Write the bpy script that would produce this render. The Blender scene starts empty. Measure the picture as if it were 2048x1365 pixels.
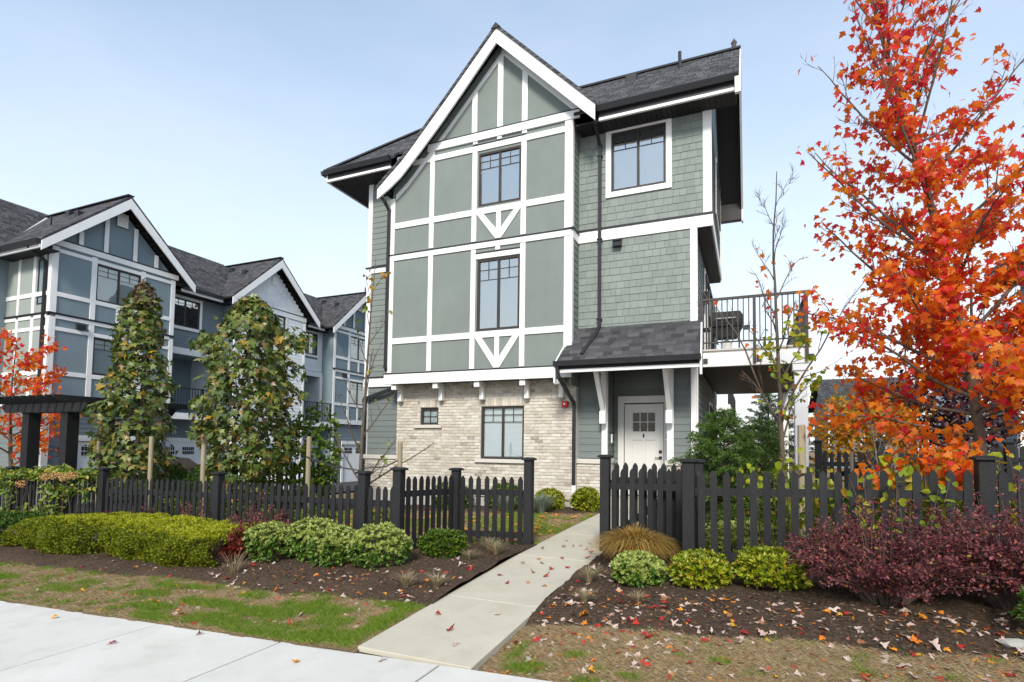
import bpy, bmesh, math, random
import numpy as np
from mathutils import Matrix, Vector, Euler
random.seed(7)
RNG = np.random.default_rng(11)
SC = bpy.context.scene
COL = SC.collection
rad = math.radians

# ------------------------------------------------------------------ camera
cam = bpy.data.cameras.new('camera')
cam.sensor_width = 36.0
cam.lens = 19.3805
cam.shift_y = 0.07499
cam.clip_end = 3000.0
cam.clip_start = 0.05
co = bpy.data.objects.new('camera', cam)
COL.objects.link(co)
yaw, pit, rol = rad(23.3026), rad(3.0191), rad(0.7153)
fw = Vector((-math.sin(yaw) * math.cos(pit), math.cos(yaw) * math.cos(pit), math.sin(pit)))
rt0 = Vector((math.cos(yaw), math.sin(yaw), 0))
up0 = rt0.cross(fw)
rt = rt0 * math.cos(rol) + up0 * math.sin(rol)
up = -rt0 * math.sin(rol) + up0 * math.cos(rol)
co.matrix_world = Matrix(((rt.x, up.x, -fw.x, 0.0), (rt.y, up.y, -fw.y, 0.0), (rt.z, up.z, -fw.z, 1.6), (0, 0, 0, 1)))
SC.camera = co

# ------------------------------------------------------------------ sky, sun, exposure
SUN_EL, SUN_AZ = rad(38), rad(166)          # azimuth clockwise from +Y
world = bpy.data.worlds.new('World')
SC.world = world
world.use_nodes = True
wn = world.node_tree
wn.nodes.clear()
sky = wn.nodes.new('ShaderNodeTexSky')
sky.sky_type = 'NISHITA'
sky.sun_disc = False
sky.sun_elevation = SUN_EL
sky.sun_rotation = SUN_AZ
sky.altitude = 0
sky.air_density = 1.6
sky.dust_density = 0.3
sky.ozone_density = 2.0
# thin high overcast: a white veil that thickens evenly towards the horizon all round
veil = wn.nodes.new('ShaderNodeMix'); veil.data_type = 'RGBA'
tc = wn.nodes.new('ShaderNodeTexCoord')
cn = wn.nodes.new('ShaderNodeTexNoise'); cn.inputs['Scale'].default_value = 2.2; cn.inputs['Detail'].default_value = 5
cm = wn.nodes.new('ShaderNodeMapping'); cm.inputs['Scale'].default_value = (1, 1, 3.2)
cr = wn.nodes.new('ShaderNodeMapRange'); cr.inputs[1].default_value = .35; cr.inputs[2].default_value = .75
cr.inputs[3].default_value = -.06; cr.inputs[4].default_value = .10
sz = wn.nodes.new('ShaderNodeSeparateXYZ'); el = wn.nodes.new('ShaderNodeMapRange')
el.inputs[1].default_value = 0; el.inputs[2].default_value = .62; el.inputs[3].default_value = .92; el.inputs[4].default_value = .25
ad = wn.nodes.new('ShaderNodeMath'); ad.operation = 'ADD'
wn.links.new(tc.outputs['Generated'], cm.inputs[0]); wn.links.new(cm.outputs[0], cn.inputs['Vector'])
wn.links.new(tc.outputs['Generated'], sz.inputs[0]); wn.links.new(sz.outputs[2], el.inputs[0])
wn.links.new(cn.outputs[0], cr.inputs[0]); wn.links.new(cr.outputs[0], ad.inputs[0]); wn.links.new(el.outputs[0], ad.inputs[1])
wn.links.new(ad.outputs[0], veil.inputs[0])
wn.links.new(sky.outputs[0], veil.inputs[6])
veil.inputs[7].default_value = (4.5, 4.78, 5.3, 1)
bg = wn.nodes.new('ShaderNodeBackground'); bg.inputs[1].default_value = 0.122
wo = wn.nodes.new('ShaderNodeOutputWorld')
wn.links.new(veil.outputs[2], bg.inputs[0]); wn.links.new(bg.outputs[0], wo.inputs[0])
sl = bpy.data.lights.new('sun', 'SUN'); sl.energy = 2.35; sl.angle = rad(14); sl.color = (1, .93, .83)
so = bpy.data.objects.new('sun', sl); COL.objects.link(so)
sd = Vector((math.sin(SUN_AZ) * math.cos(SUN_EL), math.cos(SUN_AZ) * math.cos(SUN_EL), math.sin(SUN_EL)))
so.rotation_euler = sd.to_track_quat('Z', 'Y').to_euler(); so.location = sd * 60
SC.render.engine = 'CYCLES'
SC.view_settings.view_transform = 'Standard'
SC.view_settings.look = 'None'
SC.view_settings.exposure = 0.90
SC.view_settings.gamma = 1.0
SC.cycles.max_bounces = 8
SC.cycles.transparent_max_bounces = 12

# ------------------------------------------------------------------ materials
MATS = {}
def nmat(name):
    m = bpy.data.materials.new(name); m.use_nodes = True
    nt = m.node_tree; b = nt.nodes['Principled BSDF']
    MATS[name] = m
    return m, nt, b
def N(nt, t, **kw):
    n = nt.nodes.new(t)
    for k, v in kw.items(): setattr(n, k, v)
    return n
def posn(nt, sc=(1, 1, 1)):
    g = N(nt, 'ShaderNodeNewGeometry'); mp = N(nt, 'ShaderNodeMapping'); mp.inputs['Scale'].default_value = sc
    nt.links.new(g.outputs['Position'], mp.inputs[0]); return mp.outputs[0]
def noise(nt, sc, det=4, vec=None, rough=.6):
    n = N(nt, 'ShaderNodeTexNoise'); n.inputs['Scale'].default_value = sc; n.inputs['Detail'].default_value = det
    n.inputs['Roughness'].default_value = rough
    nt.links.new(vec if vec else posn(nt), n.inputs['Vector']); return n.outputs[0]
def ramp(nt, fac, stops, interp='LINEAR'):
    r = N(nt, 'ShaderNodeValToRGB'); r.color_ramp.interpolation = interp
    e = r.color_ramp.elements
    while len(e) < len(stops): e.new(.5)
    for k, (p, c) in enumerate(stops): e[k].position = p; e[k].color = (*c, 1)
    nt.links.new(fac, r.inputs[0]); return r.outputs[0]
def mixc(nt, fac, a, b, bt='MIX'):
    m = N(nt, 'ShaderNodeMix', data_type='RGBA', blend_type=bt)
    for s, v in ((0, fac), (6, a), (7, b)):
        if isinstance(v, (int, float)): m.inputs[s].default_value = v
        elif isinstance(v, tuple): m.inputs[s].default_value = (*v, 1)
        else: nt.links.new(v, m.inputs[s])
    return m.outputs[2]
def rnd(nt):
    o = N(nt, 'ShaderNodeObjectInfo'); g = N(nt, 'ShaderNodeNewGeometry')
    a = N(nt, 'ShaderNodeMath', operation='ADD'); f = N(nt, 'ShaderNodeMath', operation='FRACT')
    nt.links.new(o.outputs['Random'], a.inputs[0]); nt.links.new(g.outputs['Random Per Island'], a.inputs[1])
    nt.links.new(a.outputs[0], f.inputs[0]); return f.outputs[0]
def bump(nt, b, h, st=.3, d=.01):
    n = N(nt, 'ShaderNodeBump'); n.inputs['Strength'].default_value = st; n.inputs['Distance'].default_value = d
    nt.links.new(h, n.inputs['Height']); nt.links.new(n.outputs[0], b.inputs['Normal'])
def pmat(name, c, var=.12, sc=3.0, rough=.6, bsc=60, bst=.15, rv=.0, spec=.3, vec=None, dirt=None):
    m, nt, b = nmat(name)
    lo = tuple(x * (1 - var) for x in c); hi = tuple(min(1, x * (1 + var)) for x in c)
    col = ramp(nt, noise(nt, sc, 5, posn(nt, vec) if vec else None), [(.3, lo), (.7, hi)])
    if rv:
        r = rnd(nt); mr = N(nt, 'ShaderNodeMapRange'); mr.inputs[3].default_value = 1 - rv; mr.inputs[4].default_value = 1 + rv
        nt.links.new(r, mr.inputs[0])
        col = mixc(nt, 1.0, col, mr.outputs[0], 'MULTIPLY')
    if dirt:
        d = ramp(nt, noise(nt, dirt[1], 6, posn(nt, (3, 3, .45))), [(.45, (0, 0, 0)), (.75, (1, 1, 1))])
        mm = N(nt, 'ShaderNodeMath', operation='MULTIPLY'); mm.inputs[1].default_value = dirt[2]
        nt.links.new(d, mm.inputs[0])
        col = mixc(nt, mm.outputs[0], col, dirt[0])
    nt.links.new(col, b.inputs['Base Color'])
    b.inputs['Roughness'].default_value = rough
    b.inputs['Specular IOR Level'].default_value = spec
    if bst: bump(nt, b, noise(nt, bsc, 3), bst, .01)
    return m
def leafmat(name, stops, trans=.35, rough=.5, spec=.3, zmix=None):
    m, nt, b = nmat(name)
    col = ramp(nt, rnd(nt), stops)
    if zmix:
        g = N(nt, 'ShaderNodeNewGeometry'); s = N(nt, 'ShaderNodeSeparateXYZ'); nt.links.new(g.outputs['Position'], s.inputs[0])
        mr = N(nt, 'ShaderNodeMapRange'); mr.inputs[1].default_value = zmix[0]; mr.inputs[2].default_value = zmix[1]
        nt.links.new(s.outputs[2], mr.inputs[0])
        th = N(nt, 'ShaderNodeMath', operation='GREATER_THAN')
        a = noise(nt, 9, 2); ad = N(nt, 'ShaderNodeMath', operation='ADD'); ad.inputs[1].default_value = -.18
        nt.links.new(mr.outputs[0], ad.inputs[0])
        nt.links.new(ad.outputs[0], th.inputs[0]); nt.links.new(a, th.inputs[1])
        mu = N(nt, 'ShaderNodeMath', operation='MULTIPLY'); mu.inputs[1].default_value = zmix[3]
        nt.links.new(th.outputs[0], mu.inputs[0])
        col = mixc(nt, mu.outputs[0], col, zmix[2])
    col = mixc(nt, ramp(nt, noise(nt, 40, 3), [(.3, (0, 0, 0)), (.8, (.35, .35, .35))]), col, (.02, .02, .01), 'MULTIPLY')
    nt.links.new(col, b.inputs['Base Color'])
    b.inputs['Roughness'].default_value = rough; b.inputs['Specular IOR Level'].default_value = spec
    t = N(nt, 'ShaderNodeBsdfTranslucent'); nt.links.new(col, t.inputs[0])
    mx = N(nt, 'ShaderNodeMixShader'); mx.inputs[0].default_value = trans
    out = nt.nodes['Material Output']
    nt.links.new(b.outputs[0], mx.inputs[1]); nt.links.new(t.outputs[0], mx.inputs[2]); nt.links.new(mx.outputs[0], out.inputs[0])
    return m

pmat('sage_stucco', (.190, .219, .199), .07, 1.2, .9, 220, .35, dirt=((.165, .185, .17), 1.7, .35))
pmat('sage_light', (.30, .335, .305), .05, 1.2, .9, 220, .3)
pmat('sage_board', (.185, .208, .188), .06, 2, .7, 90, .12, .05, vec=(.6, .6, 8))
pmat('sage_shingle', (.206, .238, .214), .07, 3, .75, 120, .2, .09)
pmat('slate_board', (.165, .205, .226), .06, 2, .7, 90, .12, .05, vec=(.6, .6, 8))
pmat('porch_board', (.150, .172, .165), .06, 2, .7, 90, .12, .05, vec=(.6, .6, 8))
pmat('slate_stucco', (.195, .252, .280), .06, 1.2, .9, 220, .3)
pmat('white_trim', (.80, .80, .78), .03, 2, .5, 50, .05, .02, dirt=((.55, .54, .5), 3.0, .18))
pmat('white_board', (.80, .81, .81), .04, 2, .6, 90, .08, .04)
pmat('white_shingle', (.80, .81, .81), .04, 2, .6, 90, .08, .06)
pmat('door_white', (.63, .625, .60), .02, 2, .35, 50, .03)
pmat('black_fence', (.015, .015, .016), .25, 6, .62, 70, .35, .22, vec=(9, 9, 1.2))
pmat('black_metal', (.022, .022, .024), .1, 4, .4, 50, .03)
pmat('bronze_frame', (.040, .033, .028), .1, 4, .4, 50, .03)
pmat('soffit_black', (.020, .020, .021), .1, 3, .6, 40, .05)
pmat('rail_brown', (.060, .052, .046), .12, 4, .5, 50, .05)
pmat('concrete_wall', (.40, .39, .36), .1, 3, .9, 60, .3, dirt=((.25, .24, .21), 2.0, .4))
pmat('mortar', (.56, .54, .49), .08, 30, .95, 120, .4)
pmat('stone_sill', (.56, .53, .48), .05, 8, .85, 90, .2)
pmat('asphalt', (.05, .05, .052), .2, 30, .95, 150, .6)
pmat('stake_wood', (.30, .25, .165), .2, 5, .85, 60, .3, .08, vec=(12, 12, .8))
pmat('bark', (.105, .083, .062), .3, 8, .9, 50, .7, vec=(6, 6, 1.5))
pmat('bark_pale', (.24, .21, .16), .25, 8, .9, 40, .6, vec=(2, 2, 6))
pmat('twig', (.095, .072, .058), .2, 8, .9, 50, .2)
pmat('red_plastic', (.55, .02, .02), .05, 4, .35, 50, 0)
pmat('white_plastic', (.75, .75, .73), .02, 4, .35, 50, 0)
pmat('car_black', (.012, .012, .014), .05, 1, .15, 1, 0, spec=.6)
pmat('car_white', (.72, .72, .72), .02, 1, .18, 1, 0, spec=.6)
pmat('tyre', (.02, .02, .02), .1, 5, .9, 50, .2)
pmat('strap', (.035, .035, .037), .1, 5, .8, 50, .1)
pmat('rock', (.33, .32, .29), .15, 6, .9, 30, .5)
pmat('interior', (.10, .105, .11), .2, 1, .9, 10, 0)
pmat('curtain', (.36, .38, .385), .08, 1, .9, 10, 0, vec=(14, 14, .2))
pmat('blind', (.66, .68, .68), .03, 1, .7, 10, 0)
pmat('metal_flash', (.50, .50, .50), .06, 3, .45, 40, .05)
pmat('chrome', (.5, .5, .5), .05, 1, .3, 10, 0)
pmat('flower_dry', (.55, .30, .13), .3, 30, .9, 60, .3)

# brick
m, nt, b = nmat('brick')
r = rnd(nt)
col = ramp(nt, r, [(0, (.56, .52, .44)), (.22, (.50, .45, .37)), (.4, (.60, .56, .485)), (.55, (.47, .41, .34)), (.68, (.64, .605, .53)), (.82, (.44, .38, .315)), (.93, (.54, .505, .44)), (.975, (.30, .26, .23))], 'CONSTANT')
ns = noise(nt, 22, 6)
col = mixc(nt, ramp(nt, ns, [(.42, (0, 0, 0)), (.68, (.55, .55, .55))]), col, (.60, .57, .51))
col = mixc(nt, ramp(nt, noise(nt, 9, 5), [(.50, (0, 0, 0)), (.75, (.6, .6, .6))]), col, (.33, .26, .19))
nt.links.new(col, b.inputs['Base Color']); b.inputs['Roughness'].default_value = .95; b.inputs['Specular IOR Level'].default_value = .15
bump(nt, b, noise(nt, 90, 4), .6, .008)

# asphalt roof shingles
def roofmat(name, sw, small=True):
    m, nt, b = nmat(name)
    g = N(nt, 'ShaderNodeNewGeometry'); s = N(nt, 'ShaderNodeSeparateXYZ'); c = N(nt, 'ShaderNodeCombineXYZ')
    nt.links.new(g.outputs['Position'], s.inputs[0]); nt.links.new(s.outputs[1 if sw else 0], c.inputs[0]); nt.links.new(s.outputs[2], c.inputs[1])
    bt = N(nt, 'ShaderNodeTexBrick'); nt.links.new(c.outputs[0], bt.inputs['Vector'])
    bt.inputs['Scale'].default_value = 1; bt.inputs['Brick Width'].default_value = .24; bt.inputs['Row Height'].default_value = .105
    bt.inputs['Mortar Size'].default_value = .010; bt.inputs['Mortar Smooth'].default_value = .3
    bt.inputs['Color1'].default_value = (.040, .040, .043, 1); bt.inputs['Color2'].default_value = (.105, .102, .104, 1); bt.inputs['Mortar'].default_value = (.018, .018, .018, 1)
    bt.offset = .37; bt.squash = .7; bt.squash_frequency = 3
    col = mixc(nt, .5, bt.outputs[0], ramp(nt, noise(nt, 60, 3), [(.3, (.5, .5, .5)), (.7, (1.5, 1.5, 1.5))]), 'MULTIPLY')
    nt.links.new(col, b.inputs['Base Color']); b.inputs['Roughness'].default_value = .92; b.inputs['Specular IOR Level'].default_value = .2
    iv = N(nt, 'ShaderNodeMath', operation='SUBTRACT'); iv.inputs[0].default_value = 1; nt.links.new(bt.outputs['Fac'], iv.inputs[1])
    bump(nt, b, iv.outputs[0], .6, .02)
roofmat('roof_x', False); roofmat('roof_y', True)
pmat('roof_tab', (.060, .059, .062), .25, 70, .93, 160, .6, .45)

# glass that mirrors the bright sky and still lets the room show
def glassmat(name, base, tc=.80):
    m, nt, b = nmat(name)
    gl = N(nt, 'ShaderNodeBsdfGlossy'); gl.inputs['Roughness'].default_value = .015; gl.inputs['Color'].default_value = (.95, .93, .90, 1)
    tr = N(nt, 'ShaderNodeBsdfTransparent'); tr.inputs[0].default_value = (tc, tc * 1.04, tc * 1.05, 1)
    mx = N(nt, 'ShaderNodeMixShader'); lw = N(nt, 'ShaderNodeFresnel'); lw.inputs[0].default_value = 1.5
    ma = N(nt, 'ShaderNodeMath', operation='MULTIPLY_ADD'); ma.inputs[1].default_value = .75; ma.inputs[2].default_value = base
    nt.links.new(lw.outputs[0], ma.inputs[0]); nt.links.new(ma.outputs[0], mx.inputs[0])
    nt.links.new(tr.outputs[0], mx.inputs[1]); nt.links.new(gl.outputs[0], mx.inputs[2])
    nt.links.new(mx.outputs[0], nt.nodes['Material Output'].inputs[0])
    bpn = N(nt, 'ShaderNodeBump'); bpn.inputs['Strength'].default_value = .10; bpn.inputs['Distance'].default_value = .02
    nt.links.new(noise(nt, 1.6, 2), bpn.inputs['Height']); nt.links.new(bpn.outputs[0], gl.inputs['Normal'])
glassmat('window_glass', .33); glassmat('window_glass_clear', .07, .94)
m, nt, b = nmat('dark_glass')  # brown mottling: tree reflections painted into the glass colour
nt.links.new(ramp(nt, noise(nt, 14, 4), [(.4, (.012, .011, .010)), (.62, (.06, .035, .012)), (.75, (.16, .13, .09))]), b.inputs['Base Color']); b.inputs['Roughness'].default_value = .06; b.inputs['Specular IOR Level'].default_value = .45
m, nt, b = nmat('lamp_glow')
b.inputs['Emission Color'].default_value = (1, .85, .65, 1); b.inputs['Emission Strength'].default_value = 6

# concrete paving
def concmat(name, c, seed):
    m, nt, b = nmat(name)
    v = posn(nt)
    base = ramp(nt, noise(nt, .9, 6, v), [(.3, tuple(x * .90 for x in c)), (.7, tuple(min(x * 1.06, 1) for x in c))])
    base = mixc(nt, ramp(nt, noise(nt, 140, 2, v), [(.35, (0, 0, 0)), (.75, (.22, .22, .22))]), base, tuple(x * .6 for x in c))
    base = mixc(nt, ramp(nt, noise(nt, 2.7, 7, v, .7), [(.50, (0, 0, 0)), (.75, (.55, .55, .55))]), base, (c[0] * .72, c[1] * .69, c[2] * .60))
    base = mixc(nt, .5, base, ramp(nt, rnd(nt), [(0, (.92, .92, .92)), (1, (1, 1, 1))]), 'MULTIPLY')
    nt.links.new(base, b.inputs['Base Color']); b.inputs['Roughness'].default_value = .9; b.inputs['Specular IOR Level'].default_value = .2
    w = noise(nt, 260, 2, posn(nt, (1, .12, 1))); bump(nt, b, w, .4, .005)
concmat('concrete_sidewalk', (.625, .605, .555), 0)
concmat('concrete_walk', (.50, .465, .37), 0)

# mulch, lawn base
m, nt, b = nmat('mulch')
v = posn(nt)
col = ramp(nt, noise(nt, 30, 6, v, .75), [(.3, (.024, .016, .011)), (.5, (.080, .054, .036)), (.66, (.155, .106, .070)), (.8, (.30, .22, .145))])
nt.links.new(mixc(nt, ramp(nt, noise(nt, 1.6, 4, v), [(.4, (0, 0, 0)), (.7, (.5, .5, .5))]), col, (.135, .090, .060)), b.inputs['Base Color'])
b.inputs['Roughness'].default_value = .97; b.inputs['Specular IOR Level'].default_value = .1
bump(nt, b, noise(nt, 45, 6, v, .8), 1.0, .03)
m, nt, b = nmat('lawn_base')
v = posn(nt)
col = ramp(nt, noise(nt, 55, 5, v, .75), [(.3, (.10, .066, .034)), (.5, (.22, .155, .082)), (.72, (.36, .27, .155))])
col = mixc(nt, ramp(nt, noise(nt, 3.1, 6, v), [(.55, (0, 0, 0)), (.72, (.6, .6, .6))]), col, (.085, .058, .035))
nt.links.new(col, b.inputs['Base Color']); b.inputs['Roughness'].default_value = .97; b.inputs['Specular IOR Level'].default_value = .1
bump(nt, b, noise(nt, 70, 5, v, .8), .8, .02)
pmat('chip', (.12, .085, .058), .4, 20, .95, 60, .3, .5)

leafmat('grass_dry', [(0, (.30, .21, .11)), (.5, (.44, .33, .19)), (.8, (.56, .45, .28)), (1, (.24, .20, .08))], .2, .8, .1)
leafmat('grass_green', [(0, (.08, .17, .012)), (.45, (.15, .28, .02)), (.75, (.25, .37, .035)), (.92, (.38, .38, .08)), (1, (.50, .42, .20))], .3, .6, .2)
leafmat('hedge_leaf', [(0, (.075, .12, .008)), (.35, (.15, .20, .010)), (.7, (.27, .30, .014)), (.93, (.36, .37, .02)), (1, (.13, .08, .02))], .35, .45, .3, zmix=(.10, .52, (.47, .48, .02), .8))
leafmat('hedge_dark_leaf', [(0, (.03, .09, .01)), (.6, (.06, .14, .012)), (1, (.13, .20, .015))], .3, .45, .35)
leafmat('skimmia_leaf', [(0, (.045, .12, .014)), (.45, (.085, .19, .02)), (.75, (.17, .29, .035)), (.92, (.36, .44, .10)), (1, (.50, .52, .22))], .3, .38, .4, zmix=(-.08, .58, (.46, .52, .13), .8))
leafmat('choisya_leaf', [(0, (.09, .15, .01)), (.35, (.22, .29, .014)), (.7, (.42, .46, .02)), (.93, (.48, .44, .05)), (1, (.42, .16, .03))], .3, .35, .4)
leafmat('bushy_leaf', [(0, (.04, .11, .01)), (.5, (.09, .18, .016)), (.85, (.19, .27, .025)), (1, (.30, .32, .04))], .3, .4, .4)
leafmat('barberry_leaf', [(0, (.06, .016, .022)), (.4, (.14, .035, .045)), (.72, (.24, .075, .085)), (.90, (.36, .12, .11)), (.97, (.42, .10, .05)), (1, (.30, .26, .05))], .25, .5, .3)
leafmat('barberry_red', [(0, (.16, .02, .012)), (.5, (.30, .05, .02)), (1, (.12, .035, .05))], .3, .5, .3)
leafmat('gold_grass', [(0, (.22, .11, .02)), (.5, (.42, .25, .05)), (1, (.55, .40, .13))], .25, .6, .2)
leafmat('blue_grass', [(0, (.16, .22, .17)), (1, (.34, .40, .30))], .2, .6, .2)
leafmat('tuft_grass', [(0, (.25, .18, .10)), (.6, (.40, .31, .18)), (1, (.34, .36, .22))], .2, .7, .2)
leafmat('maple_red', [(0, (.72, .025, .035)), (.35, (.86, .06, .04)), (.6, (.88, .12, .03)), (.85, (.78, .04, .09)), (1, (.88, .20, .02))], .6, .45, .3)
leafmat('maple_orange', [(0, (.90, .15, .015)), (.4, (.92, .24, .015)), (.7, (.93, .33, .02)), (.88, (.90, .09, .02)), (1, (.90, .42, .04))], .6, .45, .3)
leafmat('gum_leaf', [(0, (.045, .085, .015)), (.35, (.09, .14, .024)), (.65, (.17, .215, .04)), (.84, (.28, .29, .06)), (.93, (.24, .14, .075)), (.985, (.50, .32, .02)), (1, (.48, .26, .02))], .25, .4, .45, zmix=(3.2, 5.6, (.145, .085, .06), .75))
leafmat('yellow_green', [(0, (.16, .25, .012)), (.5, (.34, .42, .03)), (.85, (.48, .46, .04)), (1, (.52, .30, .03))], .4, .45, .3)
leafmat('plum_leaf', [(0, (.025, .008, .014)), (.6, (.05, .014, .025)), (1, (.09, .025, .035))], .25, .5, .3)
leafmat('amber_leaf', [(0, (.30, .28, .02)), (.5, (.55, .28, .015)), (1, (.70, .20, .012))], .4, .5, .3)
leafmat('vine_leaf', [(0, (.07, .13, .012)), (.5, (.17, .25, .03)), (.85, (.30, .36, .05)), (1, (.50, .33, .06))], .35, .45, .3)
leafmat('needle', [(0, (.045, .105, .016)), (.6, (.085, .165, .026)), (1, (.17, .25, .045))], .15, .5, .3)
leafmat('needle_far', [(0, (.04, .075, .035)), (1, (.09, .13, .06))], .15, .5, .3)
leafmat('fallen_pale', [(0, (.62, .45, .37)), (.5, (.70, .56, .47)), (1, (.60, .40, .33))], .15, .7, .2)
leafmat('fallen_red', [(0, (.42, .02, .02)), (.5, (.60, .05, .03)), (1, (.34, .03, .03))], .15, .6, .25)
leafmat('fallen_orange', [(0, (.72, .19, .02)), (.6, (.78, .30, .03)), (1, (.74, .42, .04))], .15, .6, .25)
leafmat('fallen_brown', [(0, (.24, .10, .045)), (1, (.36, .17, .08))], .1, .7, .2)

# ------------------------------------------------------------------ helpers
def mk(name, me, parent=None, mat=None):
    o = bpy.data.objects.new(name, me); COL.objects.link(o)
    if mat and me is not None and not me.materials: me.materials.append(MATS[mat])
    if parent is not None:
        o.parent = parent
        if parent.type == 'EMPTY': o.matrix_parent_inverse = Matrix.Translation(-parent.location)
    return o
def thing(name, label, cat, loc, group=None):
    e = bpy.data.objects.new(name, None); COL.objects.link(e); e.location = loc; e.empty_display_size = .2
    e['label'] = label; e['category'] = cat
    if group: e['group'] = group
    return e
def tag(o, label, cat, group=None):
    o['label'] = label; o['category'] = cat
    if group: o['group'] = group
    return o
def pyd(V, F, name='mesh'):
    me = bpy.data.meshes.new(name); me.from_pydata([tuple(v) for v in V], [], F); me.update(); return me
def npm(V, F, name='mesh', smooth=False):
    V = np.asarray(V, dtype=np.float32); F = np.asarray(F, dtype=np.int32)
    me = bpy.data.meshes.new(name); n, k = F.shape
    me.vertices.add(len(V)); me.vertices.foreach_set('co', V.ravel())
    me.loops.add(n * k); me.loops.foreach_set('vertex_index', F.ravel())
    me.polygons.add(n); me.polygons.foreach_set('loop_start', np.arange(0, n * k, k, dtype=np.int32))
    me.polygons.foreach_set('loop_total', np.full(n, k, dtype=np.int32))
    if smooth: me.polygons.foreach_set('use_smooth', np.ones(n, dtype=bool))
    me.update(calc_edges=True); me.validate(); return me
BOXF = [(0, 3, 2, 1), (4, 5, 6, 7), (0, 1, 5, 4), (1, 2, 6, 5), (2, 3, 7, 6), (3, 0, 4, 7)]
def boxv(x0, x1, y0, y1, z0, z1):
    return [(x0, y0, z0), (x1, y0, z0), (x1, y1, z0), (x0, y1, z0), (x0, y0, z1), (x1, y0, z1), (x1, y1, z1), (x0, y1, z1)]
class MB:
    def __init__(s): s.V = []; s.F = []
    def add(s, V, F):
        n = len(s.V); s.V += [tuple(v) for v in V]; s.F += [tuple(i + n for i in f) for f in F]; return s
    def box(s, *a): return s.add(boxv(*a), BOXF)
    def bar(s, p, q, w, d, upv=(0, 0, 1)):           # rectangular bar from p to q
        p = Vector(p); q = Vector(q); t = (q - p).normalized(); u = Vector(upv)
        if abs(t.dot(u)) > .98: u = Vector((0, 1, 0))
        a = t.cross(u).normalized() * w / 2; b = a.cross(t).normalized() * d / 2
        V = [p - a - b, p + a - b, p + a + b, p - a + b, q - a - b, q + a - b, q + a + b, q - a + b]
        return s.add(V, [(0, 1, 2, 3), (7, 6, 5, 4), (4, 5, 1, 0), (5, 6, 2, 1), (6, 7, 3, 2), (7, 4, 0, 3)])
    def tube(s, pts, rads, k=6):
        V, F = tube_np(pts, rads, k); return s.add(V, [tuple(f) for f in F])
    def poly(s, pts2, axis, a0, a1):                 # extrude a polygon; axis 'y': pts are (x,z); 'x': pts are (y,z); 'z': pts (x,y)
        f = {'y': lambda p, a: (p[0], a, p[1]), 'x': lambda p, a: (a, p[0], p[1]), 'z': lambda p, a: (p[0], p[1], a)}[axis]
        n = len(pts2); V = [f(p, a0) for p in pts2] + [f(p, a1) for p in pts2]
        F = [tuple(range(n))[::-1], tuple(range(n, 2 * n))] + [(i, (i + 1) % n, n + (i + 1) % n, n + i) for i in range(n)]
        return s.add(V, F)
    def build(s, name, mat, parent=None, smooth=False, bev=0):
        me = pyd(s.V, s.F, name)
        bm = bmesh.new(); bm.from_mesh(me); bmesh.ops.recalc_face_normals(bm, faces=bm.faces)
        if bev: bmesh.ops.bevel(bm, geom=list(bm.edges), offset=bev, segments=1, affect='EDGES', clamp_overlap=True)
        bm.to_mesh(me); bm.free()
        if smooth: me.polygons.foreach_set('use_smooth', [True] * len(me.polygons))
        return mk(name, me, parent, mat)
def tube_np(pts, rads, k=6):
    P = np.array([tuple(p) for p in pts], float); n = len(P); T = np.gradient(P, axis=0)
    T /= np.linalg.norm(T, axis=1)[:, None] + 1e-9
    ref = np.array([1., 0, 0]) if abs(T[0][0]) < .8 else np.array([0, 1., 0])
    V = []
    for i in range(n):
        a = np.cross(T[i], ref); a /= np.linalg.norm(a) + 1e-9; b = np.cross(T[i], a)
        ref = np.cross(a, T[i])
        for j in range(k):
            t = 2 * math.pi * j / k; V.append(P[i] + rads[i] * (math.cos(t) * a + math.sin(t) * b))
    F = []
    for i in range(n - 1):
        for j in range(k):
            F.append((i * k + j, i * k + (j + 1) % k, (i + 1) * k + (j + 1) % k, (i + 1) * k + j))
    return V, F
CACHE = {}
def cbox(dx, dy, dz, mat, c=.004):
    key = ('b', round(dx, 3), round(dy, 3), round(dz, 3), mat, c)
    if key not in CACHE:
        bm = bmesh.new(); bmesh.ops.create_cube(bm, size=1); bmesh.ops.scale(bm, vec=(dx, dy, dz), verts=bm.verts)
        if c: bmesh.ops.bevel(bm, geom=list(bm.edges), offset=min(c, .3 * min(dx, dy, dz)), segments=1, affect='EDGES')
        me = bpy.data.meshes.new('box'); bm.to_mesh(me); bm.free(); me.materials.append(MATS[mat]); CACHE[key] = me
    return CACHE[key]
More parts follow.
